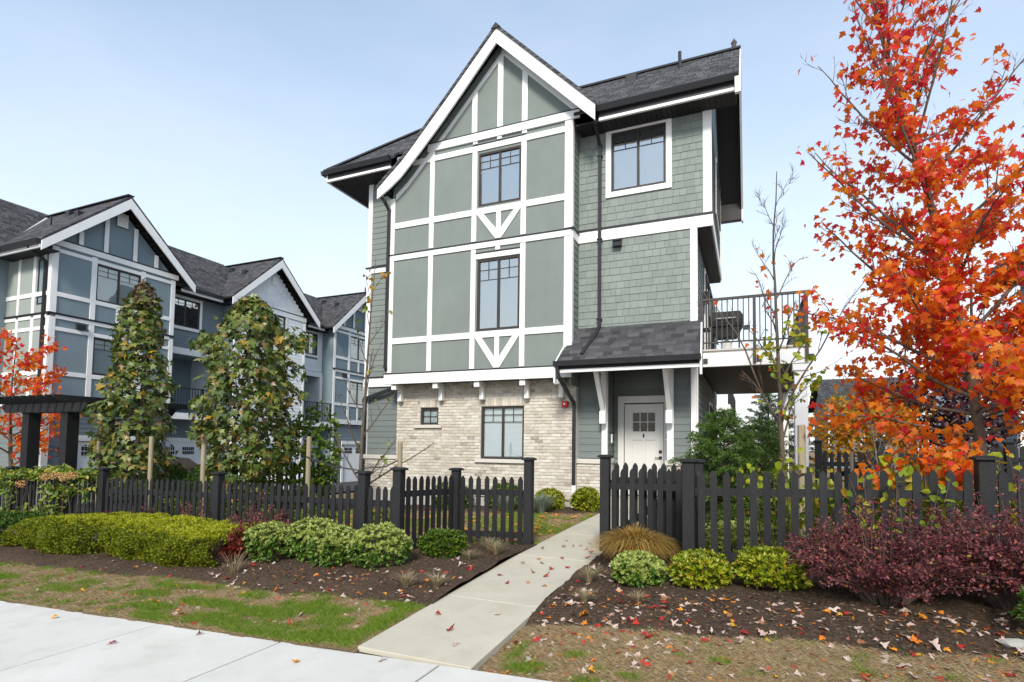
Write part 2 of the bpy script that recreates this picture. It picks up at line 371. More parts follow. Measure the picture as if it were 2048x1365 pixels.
class Face:                                            # a wall plane: u along, n outwards, z up
    def __init__(s, o, U, Nn): s.o = Vector(o); s.U = Vector(U); s.N = Vector(Nn)
    def p(s, u, n, z): return s.o + s.U * u + s.N * n + Vector((0, 0, z))
    def ext(s, u0, u1, z0, z1, n0, n1):
        a = s.p(u0, n0, z0); b = s.p(u1, n1, z1)
        return min(a.x, b.x), max(a.x, b.x), min(a.y, b.y), max(a.y, b.y), min(a.z, b.z), max(a.z, b.z)
    def box(s, name, u0, u1, z0, z1, n0, n1, mat, parent, c=.004):
        e = s.ext(u0, u1, z0, z1, n0, n1)
        o = mk(name, cbox(e[1] - e[0], e[3] - e[2], e[5] - e[4], mat, c), parent)
        o.location = ((e[0] + e[1]) / 2, (e[2] + e[3]) / 2, (e[4] + e[5]) / 2); return o
    def prism(s, name, pts, n0, n1, mat, parent):      # polygon in (u,z), extruded along n
        k = len(pts); V = [s.p(u, n0, z) for u, z in pts] + [s.p(u, n1, z) for u, z in pts]
        return MB().add(V, [tuple(range(k)), tuple(range(k, 2 * k))[::-1]] + [(i, k + i, k + (i + 1) % k, (i + 1) % k) for i in range(k)]).build(name, mat, parent)
def cuts(u0, u1, z0, z1, holes):
    iv = [(u0, u1)]
    for a, b, c, d in holes:
        if z1 <= c + .01 or z0 >= d - .01: continue
        nv = []
        for p, q in iv:
            if b <= p or a >= q: nv.append((p, q)); continue
            if a - p > .02: nv.append((p, a))
            if q - b > .02: nv.append((b, q))
        iv = nv
    return iv
def siding(face, u0, u1, z0, z1, mat, parent, holes=(), ex=.152, n=0.0):
    z = z0
    while z < z1 - .03:
        h = min(ex, z1 - z)
        for a, b in cuts(u0, u1, z, z + h, holes):
            key = ('s', round(b - a, 3), round(h, 3), mat, tuple(face.U), tuple(face.N))
            if key not in CACHE:
                L = (b - a) / 2; W = lambda u, nn, zz: face.U * u + face.N * nn + Vector((0, 0, zz))
                V = [W(-L, .001, 0), W(L, .001, 0), W(L, .017, 0), W(-L, .017, 0), W(-L, .001, h + .012), W(L, .001, h + .012), W(L, .005, h + .012), W(-L, .005, h + .012)]
                me = pyd(V, BOXF, 'siding_board'); bm = bmesh.new(); bm.from_mesh(me); bmesh.ops.recalc_face_normals(bm, faces=bm.faces); bm.to_mesh(me); bm.free()
                me.materials.append(MATS[mat]); CACHE[key] = me
            o = mk('siding_board', CACHE[key], parent); o.location = face.p((a + b) / 2, n, z)
        z += ex
def shingles(face, u0, u1, z0, z1, mat, parent, holes=(), ex=.160, wr=(.11, .25), seed=1):
    R = random.Random(seed); z = z0
    while z < z1 - .04:
        h = min(ex, z1 - z); u = u0
        while u < u1 - .02:
            w = R.uniform(*wr); e = min(u + w, u1)
            if u1 - e < .05: e = u1
            for a, b in cuts(u, e, z, z + h, holes):
                th = .012 + R.uniform(0, .005)
                key = ('sh', mat, tuple(face.U), tuple(face.N))
                if key not in CACHE:
                    W = lambda uu, nn, zz: face.U * uu + face.N * nn + Vector((0, 0, zz))
                    V = [W(-.5, 0, 0), W(.5, 0, 0), W(.5, .016, 0), W(-.5, .016, 0), W(-.5, 0, 1), W(.5, 0, 1), W(.5, .004, 1), W(-.5, .004, 1)]
                    me = pyd(V, BOXF, 'shingle'); bm = bmesh.new(); bm.from_mesh(me); bmesh.ops.recalc_face_normals(bm, faces=bm.faces); bm.to_mesh(me); bm.free()
                    me.materials.append(MATS[mat]); CACHE[key] = me
                o = mk('shingle', CACHE[key], parent); o.location = face.p((a + b) / 2, 0, z + R.uniform(-.002, .002))
                su = b - a - .007; sn = th / .016
                o.scale = tuple(abs(face.U[k]) * su + abs(face.N[k]) * sn + (h + .01 if k == 2 else 0) for k in range(3))
            u = e
        z += ex
def window(face, u0, u1, z0, z1, parent, n=-.05, inside='curtain', sashes=2, grid=True, split=None, bw=.055):
    """dark framed sliding window set in its opening; n is the plane of the frame's back"""
    w = MB(); ext = lambda a, b, c, d, n0, n1: w.box(*face.ext(a, b, c, d, n + n0, n + n1))
    ext(u0, u1, z0, z0 + bw, 0, .075); ext(u0, u1, z1 - bw, z1, 0, .075); ext(u0, u0 + bw, z0 + bw, z1 - bw, 0, .075); ext(u1 - bw, u1, z0 + bw, z1 - bw, 0, .075)
    um = (u0 + u1) / 2; edges = [u0 + bw, u1 - bw]
    if sashes == 2:
        ext(um - .028, um + .028, z0 + bw, z1 - bw, 0, .065); edges = [u0 + bw, um - .028, um + .028, u1 - bw]
    fr = w.build('window', 'bronze_frame', parent)
    for k in range(0, len(edges), 2):
        a, b = edges[k], edges[k + 1]
        face.box('pane', a, b, z0 + bw, z1 - bw, n + .034, n + .040, 'window_glass_clear' if inside == 'blind' else 'window_glass', fr, 0)
        if grid:
            g = MB(); H = z1 - z0 - 2 * bw; zt = z1 - bw; um2 = (a + b) / 2
            gz = [zt - .13 * H, zt - .28 * H] if H > .8 else [zt - .5 * H]
            lo = zt - .28 * H if H > .8 else z0 + bw
            for zz in gz: g.box(*face.ext(a, b, zz - .008, zz + .008, n + .042, n + .050))
            g.box(*face.ext(um2 - .008, um2 + .008, lo, zt, n + .0425, n + .0505))
            g.build('muntin', 'bronze_frame', fr)
    bk = 'interior' if inside == 'dark' else inside
    if inside == 'blind':
        face.box('backing', u0 + bw, u1 - bw, z0 + bw, z1 - bw, n + .002, n + .006, 'curtain', fr, 0)
        zz = z0 + bw + .02; s = MB()
        while zz < z1 - bw:
            s.add([face.p(u0 + bw, n + .010, zz + .025), face.p(u1 - bw, n + .010, zz + .025), face.p(u1 - bw, n + .020, zz), face.p(u0 + bw, n + .020, zz)], [(0, 1, 2, 3)])
            zz += .029
        s.build('blind', 'blind', fr)
    else:
        face.box('backing', u0 + bw, u1 - bw, z0 + bw, z1 - bw, n + .002, n + .008, bk, fr, 0)
    return fr
def casing(face, u0, u1, z0, z1, w, parent, n0=0, n1=.035, mat='white_trim'):
    face.box('window_casing', u0 - w, u1 + w, z1, z1 + w, n0, n1, mat, parent)
    face.box('window_casing', u0 - w, u1 + w, z0 - w, z0, n0, n1, mat, parent)
    face.box('window_casing', u0 - w, u0, z0, z1, n0, n1 - .003, mat, parent)
    face.box('window_casing', u1, u1 + w, z0, z1, n0, n1 - .003, mat, parent)
def holewall(face, u0, u1, z0, z1, holes, n0, n1, name, mat, parent):
    us = sorted({u0, u1, *[h[k] for h in holes for k in (0, 1) if u0 < h[k] < u1]}); m = MB()
    for a, b in zip(us, us[1:]):
        zs = [(z0, z1)]
        for h in holes:
            if h[0] < b - 1e-4 and h[1] > a + 1e-4:
                zs = [s for p, q in zs for s in ((p, min(q, h[2])), (max(p, h[3]), q)) if s[1] - s[0] > .005]
        for p, q in zs: m.box(*face.ext(a, b, p, q, n0, n1))
    return m.build(name, mat, parent)

# ------------------------------------------------------------------ ground
def g(X, Y):
    b = np.interp(Y, [-60, 1.2, 1.5, 3.3, 7, 12.2, 40, 400], [-.05, -.05, 0, 0, .18, .27, .3, .3])
    return b + .04 * (np.clip(X, -22, 4) + 2.5)
def gz(x, y): return float(g(np.array(float(x)), np.array(float(y))))
def vnoise(x, y, s, seed=0):
    x = np.asarray(x, float) * s + seed * 17.3; y = np.asarray(y, float) * s + seed * 9.7
    xi = np.floor(x); yi = np.floor(y); fx = x - xi; fy = y - yi; fx = fx * fx * (3 - 2 * fx); fy = fy * fy * (3 - 2 * fy)
    h = lambda a, b: np.modf(np.abs(np.sin(a * 127.1 + b * 311.7) * 43758.5453))[0]
    return (h(xi, yi) * (1 - fx) + h(xi + 1, yi) * fx) * (1 - fy) + (h(xi, yi + 1) * (1 - fx) + h(xi + 1, yi + 1) * fx) * fy
def sheet(name, xs, ys, zf, mat, kind='structure'):
    X, Y = np.meshgrid(xs, ys); Z = zf(X, Y); nx, ny = len(xs), len(ys)
    V = np.stack([X.ravel(), Y.ravel(), Z.ravel()], 1)
    i = np.arange(ny - 1)[:, None] * nx + np.arange(nx - 1)[None]; i = i.ravel()
    o = mk(name, npm(V, np.stack([i, i + 1, i + nx + 1, i + nx], 1), name, True), None, mat)
    if kind: o['kind'] = kind
    return o
far = np.concatenate([np.linspace(-900, -60, 15), np.linspace(-50, 30, 81), np.linspace(40, 900, 15)])
fary = np.concatenate([np.linspace(1.0, 16, 31), np.linspace(18, 60, 15), np.linspace(80, 1500, 15)])
sheet('ground', far, fary, lambda X, Y: g(X, Y) - .06 - .25 * (Y < 1.3), 'lawn_base')
sheet('road', np.linspace(-200, 200, 81), np.linspace(-9, 1.15, 6), lambda X, Y: g(X, Y * 0 + 2) - .16, 'asphalt')
k = MB(); xs = np.linspace(-40, 20, 31)
for a, b in zip(xs, xs[1:]):
    za, zb = gz(a, 2), gz(b, 2)
    k.add([(a, 1.1, za - .3), (b, 1.1, zb - .3), (b, 1.26, zb - .3), (a, 1.26, za - .3), (a, 1.13, za - .004), (b, 1.13, zb - .004), (b, 1.26, zb - .004), (a, 1.26, za - .004)], BOXF)
kb = k.build('kerb', 'concrete_wall'); kb['kind'] = 'structure'
def slab(name, x0, x1, y0, y1, zf, th, mat, parent, gp=.009):
    x0 += gp; x1 -= gp; y0 += gp; y1 -= gp
    m = MB().add([(x, y, zf(x, y) - th) for x, y in ((x0, y0), (x1, y0), (x1, y1), (x0, y1))] + [(x, y, zf(x, y)) for x, y in ((x0, y0), (x1, y0), (x1, y1), (x0, y1))], BOXF)
    return m.build(name, mat, parent, bev=.004)
sw = sheet('sidewalk', np.linspace(-33.5, 13.9, 48), np.linspace(1.28, 3.52, 3), lambda X, Y: g(X, Y * 0 + 2.5) - .03, 'mulch')
jx = [-2.06 + 1.51 * i for i in range(-21, 11)]
for a, b in zip(jx, jx[1:]):
    slab('paving_slab', a, b, 1.27, 3.53, lambda x, y: gz(x, 2.5) + .012, .12, 'concrete_sidewalk', sw)
def wz(x, y): return gz(-2.3, y) + .018
wk = sheet('walkway', np.linspace(-2.80, -1.83, 3), np.linspace(3.52, 12.1, 20), lambda X, Y: g(X * 0 - 2.3, Y) - .02, 'mulch')
for a, b in ((3.54, 4.92), (4.92, 6.75), (6.75, 8.5), (8.5, 10.3), (10.3, 12.06)):
    slab('paving_slab', -2.82, -1.81, a, b, wz, .16, 'concrete_walk', wk)
def edge(x): return 4.66 + .16 * (vnoise(x, 0 * x, 1.3, 3) - .5) + .10 * (vnoise(x, 0 * x, 5, 4) - .5)
def wadj(X): return np.where(X > -2.3, -.055 * np.exp(-np.abs(X + 1.8) / .6), .018 * np.exp(-np.abs(X + 2.82) / .4)) * 1.0
def lawnz(X, Y): return g(X, Y) + wadj(X) + .010 * (vnoise(X, Y, 3, 1) - .5) + .012 * (vnoise(X, Y, 9, 2) - .5)
def bedz(X, Y):
    d = Y - edge(X)
    rise = np.clip(d / .35, -1, 1); rise = np.where(rise > 0, rise * (2 - rise), rise * 2.2)
    return g(X, Y) + wadj(X) + .012 + .055 * rise * np.clip((7.6 - Y) / 1.2, 0, 1) + .030 * (vnoise(X, Y, 4, 5) - .5) + .022 * (vnoise(X, Y, 14, 6) - .5)
for a, b in ((-34, -2.79), (-1.83, 14)):
    n = int((b - a) / .12) if a > -5 else int((b - a) / .12)
    sheet('lawn', np.linspace(a, b, n), np.linspace(3.50, 5.1, 22), lawnz, 'lawn_base')
    sheet('planting_bed', np.linspace(a, b, n), np.linspace(4.45, 7.5, 50), bedz, 'mulch')
for a, b in ((-16, -2.79), (-1.83, 8)):
    sheet('lawn', np.linspace(a, b, 90), np.linspace(7.3, 11.6, 40), lawnz, 'lawn_base')
    sheet('planting_bed', np.linspace(a, b, 90), np.linspace(10.9, 12.35, 16), lambda X, Y: g(X, Y) + .03 * np.clip((Y - 11.05 - .2 * (vnoise(X, 0 * X, 1.5, 9) - .5)) / .25, -1.5, 1) + .02 * (vnoise(X, Y, 9, 6) - .5), 'mulch')
# driveway in front of the far row
sheet('driveway', np.linspace(-30, -14.2, 20), np.linspace(9.5, 40, 40), lambda X, Y: g(X, Y) + .004, 'asphalt')
def stand(x, y, bed=True):
    if -2.82 < x < -1.81: return wz(x, y)
    return float(bedz(np.array(float(x)), np.array(float(y)))) if bed and 4.5 < y < 7.5 else float(lawnz(np.array(float(x)), np.array(float(y))))

# ------------------------------------------------------------------ the corner townhouse
H = thing('townhouse', 'three storey sage green townhouse with half timbered gable and brick base', 'house', (-5.3, 14, .2))
F0 = Face((0, 12.2, 0), (1, 0, 0), (0, -1, 0))       # main front
FB = Face((0, 11.7, 0), (1, 0, 0), (0, -1, 0))       # half timbered bay front
FR1 = Face((-1.0, 0, 0), (0, 1, 0), (1, 0, 0))       # right side, lower floors
FR3 = Face((-.70, 0, 0), (0, 1, 0), (1, 0, 0))       # right side, top floor
FBR = Face((-3.62, 0, 0), (0, 1, 0), (1, 0, 0))      # right return of the bay
FPR = Face((-2.95, 0, 0), (0, 1, 0), (1, 0, 0))      # left return of the porch
FD = Face((0, 13.0, 0), (1, 0, 0), (0, -1, 0))       # door wall
core = MB()
core.box(-9.66, -2.96, 12.31, 20, -.1, 3.5); core.box(-1.5, -1.02, 12.31, 20, -.1, 3.5); core.box(-2.96, -1.5, 13.02, 20, -.1, 3.5)
core.box(-9.66, -1.02, 12.29, 20, 3.5, 6.45); core.box(-9.66, -.72, 12.29, 16.4, 6.45, 9.15)
core.box(-8.48, -3.66, 11.80, 12.29, 3.44, 9.2)
WALL = core.build('wall_core', 'slate_stucco', H)
# --- bay wall with its two windows
W1 = (-6.0, -4.88, 4.36, 6.10); W2 = (-6.0, -4.88, 7.41, 8.74)
CURVE = [(x * 1.0133, 1.6 + (z - 1.6) * 1.0133) for x, z in ((-8.64, 8.15), (-8.28, 8.45), (-7.94, 8.72), (-7.60, 9.06), (-7.35, 9.32), (-6.74, 9.95), (-6.15, 10.58), (-5.35, 11.43), (-2.98, 9.03))]
cxs = [c[0] for c in CURVE]; czs = [c[1] for c in CURVE]
def rake(x): return float(np.interp(x, cxs, czs))
bw_ = MB(); xs = sorted({-8.5, -3.66, -6.0, -4.88, *[x for x, z in CURVE if -8.5 < x < -3.66]})
for a, b in zip(xs, xs[1:]):
    segs = [(3.44, None)]
    if a >= -6.001 and b <= -4.879: segs = [(3.44, W1[2]), (W1[3], W2[2]), (W2[3], None)]
    for z0, z1 in segs:
        za, zb = (rake(a) - .14, rake(b) - .14) if z1 is None else (z1, z1)
        bw_.add([(a, 11.7, z0), (b, 11.7, z0), (b, 11.8, z0), (a, 11.8, z0), (a, 11.7, za), (b, 11.7, zb), (b, 11.8, zb), (a, 11.8, za)], BOXF)
BAY = bw_.build('bay_wall', 'sage_stucco', H)
def tb(u0, u1, z0, z1, n1=.026, mat='white_trim', par=BAY, nm='timber'): return FB.box(nm, u0, u1, z0, z1, 0, n1, mat, par)
def flash(u0, u1, z, n1=.05): return FB.box('flashing', u0, u1, z, z + .028, 0, n1 * .75, 'black_metal', BAY, 0)
window(FB, *W1, H, n=-.075, inside='curtain'); window(FB, *W2, H, n=-.075, inside='curtain')
tb(-8.62, -3.60, 3.16, 3.41, .06, nm='band_board'); flash(-8.64, -3.58, 3.41, .085)
tb(-8.56, -8.42, 3.455, rake(-8.5) - .42); tb(-3.80, -3.63, 3.455, 6.36, .028); tb(-3.80, -3.63, 6.56, 9.06, .028)
for u in (-7.31, -6.105, -4.81):
    tb(u - .065, u + .065, 3.455, 4.19); tb(u - .065, u + .065, 4.34, 6.37 if u < -7 else 6.36); tb(u - .065, u + .065, 6.56, 7.21); tb(u - .065, u + .065, 7.36, 8.80)
tb(-8.42, -3.80, 4.19, 4.34, .029); tb(-8.42, -3.80, 7.21, 7.36, .029)
tb(-8.56, -3.63, 6.37, 6.51, .032, nm='band_board'); flash(-8.60, -3.58, 6.51, .06)
tb(-6.04, -4.875, 6.11, 6.24, .03); flash(-6.04, -4.875, 6.24, .055); tb(-5.52, -5.40, 6.285, 6.368, .024)
tb(-7.9, -3.80, 8.80, 8.94, .03); flash(-6.15, -4.80, 8.94, .05)
tb(-7.45, -3.45, 9.06, 9.25, .05, nm='band_board'); flash(-7.4, -3.4, 9.25, .065)
tb(-7.38, -7.25, 8.94, 9.06, .024)
for u in (-6.1, -5.45, -4.8): tb(u - .06, u + .06, 8.99, 9.06, .03)
for u in (-6.13, -5.44, -4.80):
    FB.prism('timber', [(u - .07, 9.297), (u + .07, 9.297), (u + .07, rake(u + .07) - .42), (u, rake(u) - .42), (u - .07, rake(u - .07) - .42)], 0, .026, 'white_trim', BAY)
for zt, zb in ((4.19, 3.46), (7.21, 6.565)):          # the V braces under the windows
    for s in (-1, 1):
        t0 = -5.45 + s * .57; FB.prism('timber', [(t0, zt), (t0 - s * .17, zt), (-5.45 - s * .0, zb + .17), (-5.45, zb), (-5.45 + s * .075, zb)], 0, .0255, 'white_trim', BAY)
    tb(-5.51, -5.39, zb + .12, zt, .0235)
fz = MB()                                             # frieze board following the rake on the wall
pts = [(x, z) for x, z in CURVE if x < -8.3 or True]
def offs(pts, d): return [(x, z - d) for x, z in pts]
def ribbon(pts, d0, d1, y0, y1, name, mat, par):
    m = MB()
    for (a, za), (b, zb) in zip(pts, pts[1:]):
        m.add([(a, y0, za - d1), (b, y0, zb - d1), (b, y1, zb - d1), (a, y1, za - d1), (a, y0, za - d0), (b, y0, zb - d0), (b, y1, zb - d0), (a, y1, za - d0)], BOXF)
    return m.build(name, mat, par)
def dense(pts, n=5):
    o = []
    for (a, za), (b, zb) in zip(pts, pts[1:]):
        for i in range(n): o.append((a + (b - a) * i / n, za + (zb - za) * i / n))
    return o + [pts[-1]]
CL = CURVE[:8]; CR = [CURVE[7], CURVE[8]]
ribbon([p for p in CL if p[0] > -8.5], .42, .56, 11.672, 11.70, 'frieze_board', 'white_trim', BAY)
ribbon([CURVE[7], (-3.45, rake(-3.45))], .12, .46, 11.672, 11.70, 'frieze_board', 'white_trim', BAY)
# --- gable roof over the bay
G = ribbon([(x, z + .05) for x, z in CL], 0, .09, 11.32, 14.6, 'gable_roof', 'roof_y', H)
ribbon([(x, z + .05) for x, z in CR], 0, .09, 11.32, 14.6, 'roof_slope', 'roof_y', G)
ribbon(CL, .045, .10, 11.41, 11.70, 'soffit', 'soffit_black', G); ribbon(CR, .045, .10, 11.41, 11.70, 'soffit', 'soffit_black', G)
lb = MB()
dl = {0: .30, 1: .40, 2: .44, 3: .45, 4: .46, 5: .47, 6: .45, 7: .40}
for i in range(7):
    (a, za), (b, zb) = CL[i], CL[i + 1]; d0, d1 = dl[i], dl[i + 1]
    lb.add([(a, 11.35, za - d0), (b, 11.35, zb - d1), (b, 11.40, zb - d1), (a, 11.40, za - d0), (a, 11.35, za - .04), (b, 11.35, zb - .04), (b, 11.40, zb - .04), (a, 11.40, za - .04)], BOXF)
lb.build('barge_board', 'white_trim', G)
ribbon(CR, .04, .40, 11.35, 11.40, 'barge_board', 'white_trim', G)
MB().poly([(-5.54, 11.50), (-5.42, 11.63), (-5.30, 11.50)], 'y', 11.30, 14.6).build('ridge_cap', 'roof_tab', G)
MB().poly([(-8.3, 8.5), (-5.35, 11.3), (-3.2, 9.1)], 'y', 14.5, 14.55).build('gable_end', 'sage_stucco', G)
# bay returns, brackets
sb = MB().box(-3.66, -3.625, 11.72, 12.29, 3.0, 9.2).build('bay_side', 'sage_stucco', H)
siding(FBR, 11.75, 12.17, 3.45, 6.36, 'sage_board', sb, n=-.012); siding(FBR, 11.75, 12.17, 6.6, 9.0, 'sage_board', sb, n=-.012)
FBR.box('band_board', 11.70, 12.17, 6.33, 6.53, -.01, .02, 'white_trim', sb); FBR.box('flashing', 11.68, 12.17, 6.53, 6.57, -.01, .04, 'black_metal', sb, 0)
FBR.box('corner_board', 11.674, 11.80, 3.455, 6.33, -.005, .012, 'white_trim', sb); FBR.box('corner_board', 11.674, 11.80, 6.57, 9.06, -.005, .012, 'white_trim', sb)
MB().box(-8.56, -3.64, 11.70, 12.25, 3.20, 3.44).build('bay_floor', 'soffit_black', H)
for u in (-8.36, -7.13, -5.98, -4.80, -3.95):
    c = MB(); c.box(u - .06, u + .06, 11.74, 12.11, 3.04, 3.17); c.box(u - .055, u + .055, 11.96, 12.105, 2.74, 3.04); c.box(u - .07, u + .07, 11.70, 11.78, 3.02, 3.15)
    c.build('corbel', 'white_trim', H, bev=.008)
# --- left strip of siding
siding(F0, -9.58, -8.5, 3.46, 6.36, 'sage_board', WALL, n=-.09); siding(F0, -9.58, -8.5, 6.56, 9.0, 'sage_board', WALL, n=-.09)
siding(F0, -9.58, -8.55, 1.36, 3.15, 'porch_board', WALL, n=-.09)
for z0, z1 in ((1.3, 3.18), (3.46, 6.34), (6.5, 9.05)): F0.box('corner_board', -9.72, -9.58, z0, z1, -.10, -.045, 'white_trim', WALL)
F0.box('band_board', -9.74, -8.5, 3.18, 3.42, -.10, -.035, 'white_trim', WALL); F0.box('flashing', -9.75, -8.5, 3.42, 3.46, -.10, -.02, 'black_metal', WALL, 0)
F0.box('band_board', -9.74, -8.5, 6.34, 6.48, -.10, -.045, 'white_trim', WALL); F0.box('flashing', -9.75, -8.5, 6.48, 6.52, -.10, -.02, 'black_metal', WALL, 0)
F0.box('sill', -9.74, -8.53, 1.24, 1.35, -.11, .06, 'stone_sill', WALL)
# --- brick
WB = (-6.05, -4.91, 1.30, 2.58); WS = (-7.80, -7.26, 2.13, 2.58)
BR = holewall(F0, -8.52, -3.63, .40, 3.2, [WB, WS], -.105, .075, 'brick_wall', 'mortar', H)
holewall(F0, -9.68, -8.525, .40, 1.24, [], -.105, .005, 'brick_skirt', 'mortar', H)
sk = holewall(F0, -3.625, -2.96, .40, 1.24, [], -.105, .005, 'brick_skirt', 'mortar', H)
sk2 = holewall(F0, -1.62, -1.03, .40, 1.24, [], -.105, .005, 'brick_skirt', 'mortar', H)
window(F0, *WB, H, n=-.03, inside='blind'); window(F0, *WS, H, n=-.03, inside='blind', sashes=1)
MB().box(-6.01, -4.95, 12.245, 12.30, 1.32, 2.56).box(-7.78, -7.28, 12.245, 12.30, 2.15, 2.56).build('window_reveal', 'bronze_frame', H)
F0.box('sill', WB[0] - .13, WB[1] + .10, WB[2] - .085, WB[2] - .003, 0, .15, 'stone_sill', H); F0.box('sill', WS[0] - .15, WS[1] + .12, WS[2] - .075, WS[2] - .003, 0, .15, 'stone_sill', H)
bm = bmesh.new(); bmesh.ops.create_cube(bm, size=1); bmesh.ops.scale(bm, vec=(.196, .06, .0655), verts=bm.verts); bmesh.ops.bevel(bm, geom=list(bm.edges), offset=.005, segments=1, affect='EDGES')
BRM = bpy.data.meshes.new('brick'); bm.to_mesh(BRM); bm.free(); BRM.materials.append(MATS['brick'])
bv = np.array([v.co[:] for v in BRM.vertices]); bf = [tuple(p.vertices) for p in BRM.polygons]
bricks = []
def lay(u0, u1, z0, z1, front, holes, par):
    R = random.Random(int(u0 * 100)); z = z0; row = 0
    while z + .07 < z1 + .03:
        u = u0 - (.105 if row % 2 else 0)
        while u < u1:
            a, b = max(u + .004, u0), min(u + .206, u1)
            if b - a > .03:
                for p, q in cuts(a, b, z, z + .07, holes):
                    if q - p > .02: bricks.append(((p + q) / 2, front + .03 - R.uniform(.0, .006), z + .036, (q - p) / .2, 0, par))
            u += .21
        z += .075; row += 1
sol = [(WB[0] - .03, WB[1] + .03, WB[3], WB[3] + .21), (WS[0] - .02, WS[1] + .02, WS[3], WS[3] + .21)]
fr = 12.2 - .075 - .012
lay(-8.52, -3.63, .42, 3.2, fr, [WB, WS] + sol, BR); lay(-9.68, -8.53, .42, 1.24, 12.18, [], BR); lay(-3.62, -2.96, .42, 1.24, 12.18, [], BR); lay(-1.62, -1.03, .42, 1.24, 12.18, [], BR)
for a, b, c, d in sol:
    u = a + .037
    while u < b - .02: bricks.append((u, fr + .028, c + .105, 1, 1, BR)); u += .075
bricks.sort(key=lambda t: -t[0] - (8 if t[0] > -1.62 else 0) * -1)
rest = MB()
for i, (u, y, z, s, rot, par) in enumerate(bricks):
    if i < 298:
        o = mk('brick', BRM, par); o.location = (u, y, z); o.scale = (s, 1, 1)
        if rot: o.rotation_euler = (0, rad(90), 0)
    else:
        V = bv * np.array([s, 1, 1])
        if rot: V = V[:, [2, 1, 0]]
        rest.add(V + np.array([u, y, z]), bf)
ro = rest.build('brickwork', 'brick', BR); ro['kind'] = 'stuff'
MB().box(-9.70, -2.9, 12.17, 12.4, -.6, .40).box(-1.66, -1.0, 12.17, 12.4, -.4, .40).build('foundation', 'concrete_wall', H)
# --- upper right walls
S3 = holewall(F0, -3.62, -.70, 6.56, 9.15, [(-2.85, -1.63, 7.41, 8.82)], -.09, -.004, 'shingle_wall', 'sage_stucco', H)
shingles(F0, -3.60, -.86, 6.63, 8.98, 'sage_shingle', S3, [(-2.97, -1.53, 7.30, 8.96)], seed=3)
S2 = holewall(F0, -3.62, -1.0, 4.1, 6.4, [], -.09, -.004, 'shingle_wall', 'sage_stucco', H)
shingles(F0, -3.60, -1.13, 4.24, 6.33, 'sage_shingle', S2, [], seed=5)
W3 = (-2.85, -1.63, 7.44, 8.82)
window(F0, *W3, H, n=-.06, inside='curtain'); casing(F0, *W3, .125, S3, 0, .036)
F0.box('band_board', -3.62, -.66, 6.34, 6.60, -.004, .034, 'white_trim', S3); F0.box('flashing', -3.62, -.65, 6.60, 6.64, 0, .055, 'black_metal', S3, 0)
F0.box('corner_board', -.86, -.685, 6.64, 9.05, -.004, .032, 'white_trim', S3); F0.box('corner_board', -1.13, -.985, 3.9, 6.34, -.004, .032, 'white_trim', S2)
v = MB(); v.box(-2.79, -2.60, 12.06, 12.2, 6.14, 6.30); v.add([(-2.80, 12.2, 6.33), (-2.59, 12.2, 6.33), (-2.59, 12.03, 6.25), (-2.80, 12.03, 6.25)], [(0, 1, 2, 3)]).build('exhaust_vent', 'black_metal', H)
# right side of the house
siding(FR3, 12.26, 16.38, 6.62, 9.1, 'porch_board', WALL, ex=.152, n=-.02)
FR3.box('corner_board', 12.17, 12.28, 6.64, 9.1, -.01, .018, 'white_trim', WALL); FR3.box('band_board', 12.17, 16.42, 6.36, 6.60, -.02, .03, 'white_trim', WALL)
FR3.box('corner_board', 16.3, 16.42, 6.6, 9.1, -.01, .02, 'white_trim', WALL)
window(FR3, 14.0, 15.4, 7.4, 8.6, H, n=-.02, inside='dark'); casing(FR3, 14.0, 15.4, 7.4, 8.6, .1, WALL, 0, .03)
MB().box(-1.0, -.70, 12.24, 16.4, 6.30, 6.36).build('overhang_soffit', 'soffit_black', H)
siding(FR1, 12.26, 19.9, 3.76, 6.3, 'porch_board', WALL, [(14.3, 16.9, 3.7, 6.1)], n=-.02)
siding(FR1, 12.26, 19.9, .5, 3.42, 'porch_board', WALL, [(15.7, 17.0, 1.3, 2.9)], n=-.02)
for z0, z1 in ((1.36, 3.40), (3.8, 6.34)): FR1.box('corner_board', 12.17, 12.27, z0, z1, -.01, .018, 'white_trim', WALL)
window(FR1, 14.4, 16.8, 3.76, 6.0, H, n=-.01, inside='dark', grid=False); casing(FR1, 14.4, 16.8, 3.76, 6.0, .11, WALL, 0, .03)
window(FR1, 15.8, 16.9, 1.4, 2.8, H, n=-.01, inside='dark'); casing(FR1, 15.8, 16.9, 1.4, 2.8, .09, WALL, 0, .03)
lq = MB(); lq.box(-.98, -.86, 14.03, 14.15, 5.15, 5.45); lq.build('wall_lamp', 'black_metal', H)
# --- main roof: gable to the right, hip to the left
PT = .95; EY, EZ = 11.62, 9.16; RY = 13.78; RZ = EZ + PT * (RY - EY); BY = 16.5; BZ = RZ - PT * (BY - RY)
XL, XR = -10.70, -.12; hx = XL + (RY - EY)
rf = MB()
def slope(m, pts, th=.07): m.add([(x, y, z) for x, y, z in pts] + [(x, y, z - th) for x, y, z in pts], [tuple(range(len(pts))), tuple(range(len(pts), 2 * len(pts)))[::-1]] + [(i, (i + 1) % len(pts), len(pts) + (i + 1) % len(pts), len(pts) + i) for i in range(len(pts))])
YM = 11.86; ZM = EZ + PT * (YM - EY)
slope(rf, [(XL, EY, EZ), (-8.47, EY, EZ), (-8.47, RY, RZ), (hx, RY, RZ)]); slope(rf, [(-8.47, YM, ZM), (-3.58, YM, ZM), (-3.58, RY, RZ), (-8.47, RY, RZ)]); slope(rf, [(-3.58, EY, EZ), (XR, EY, EZ), (XR, RY, RZ), (-3.58, RY, RZ)]); slope(rf, [(XL, BY, BZ), (hx, RY, RZ), (XR, RY, RZ), (XR, BY, BZ)])
RF = rf.build('main_roof', 'roof_x', H)
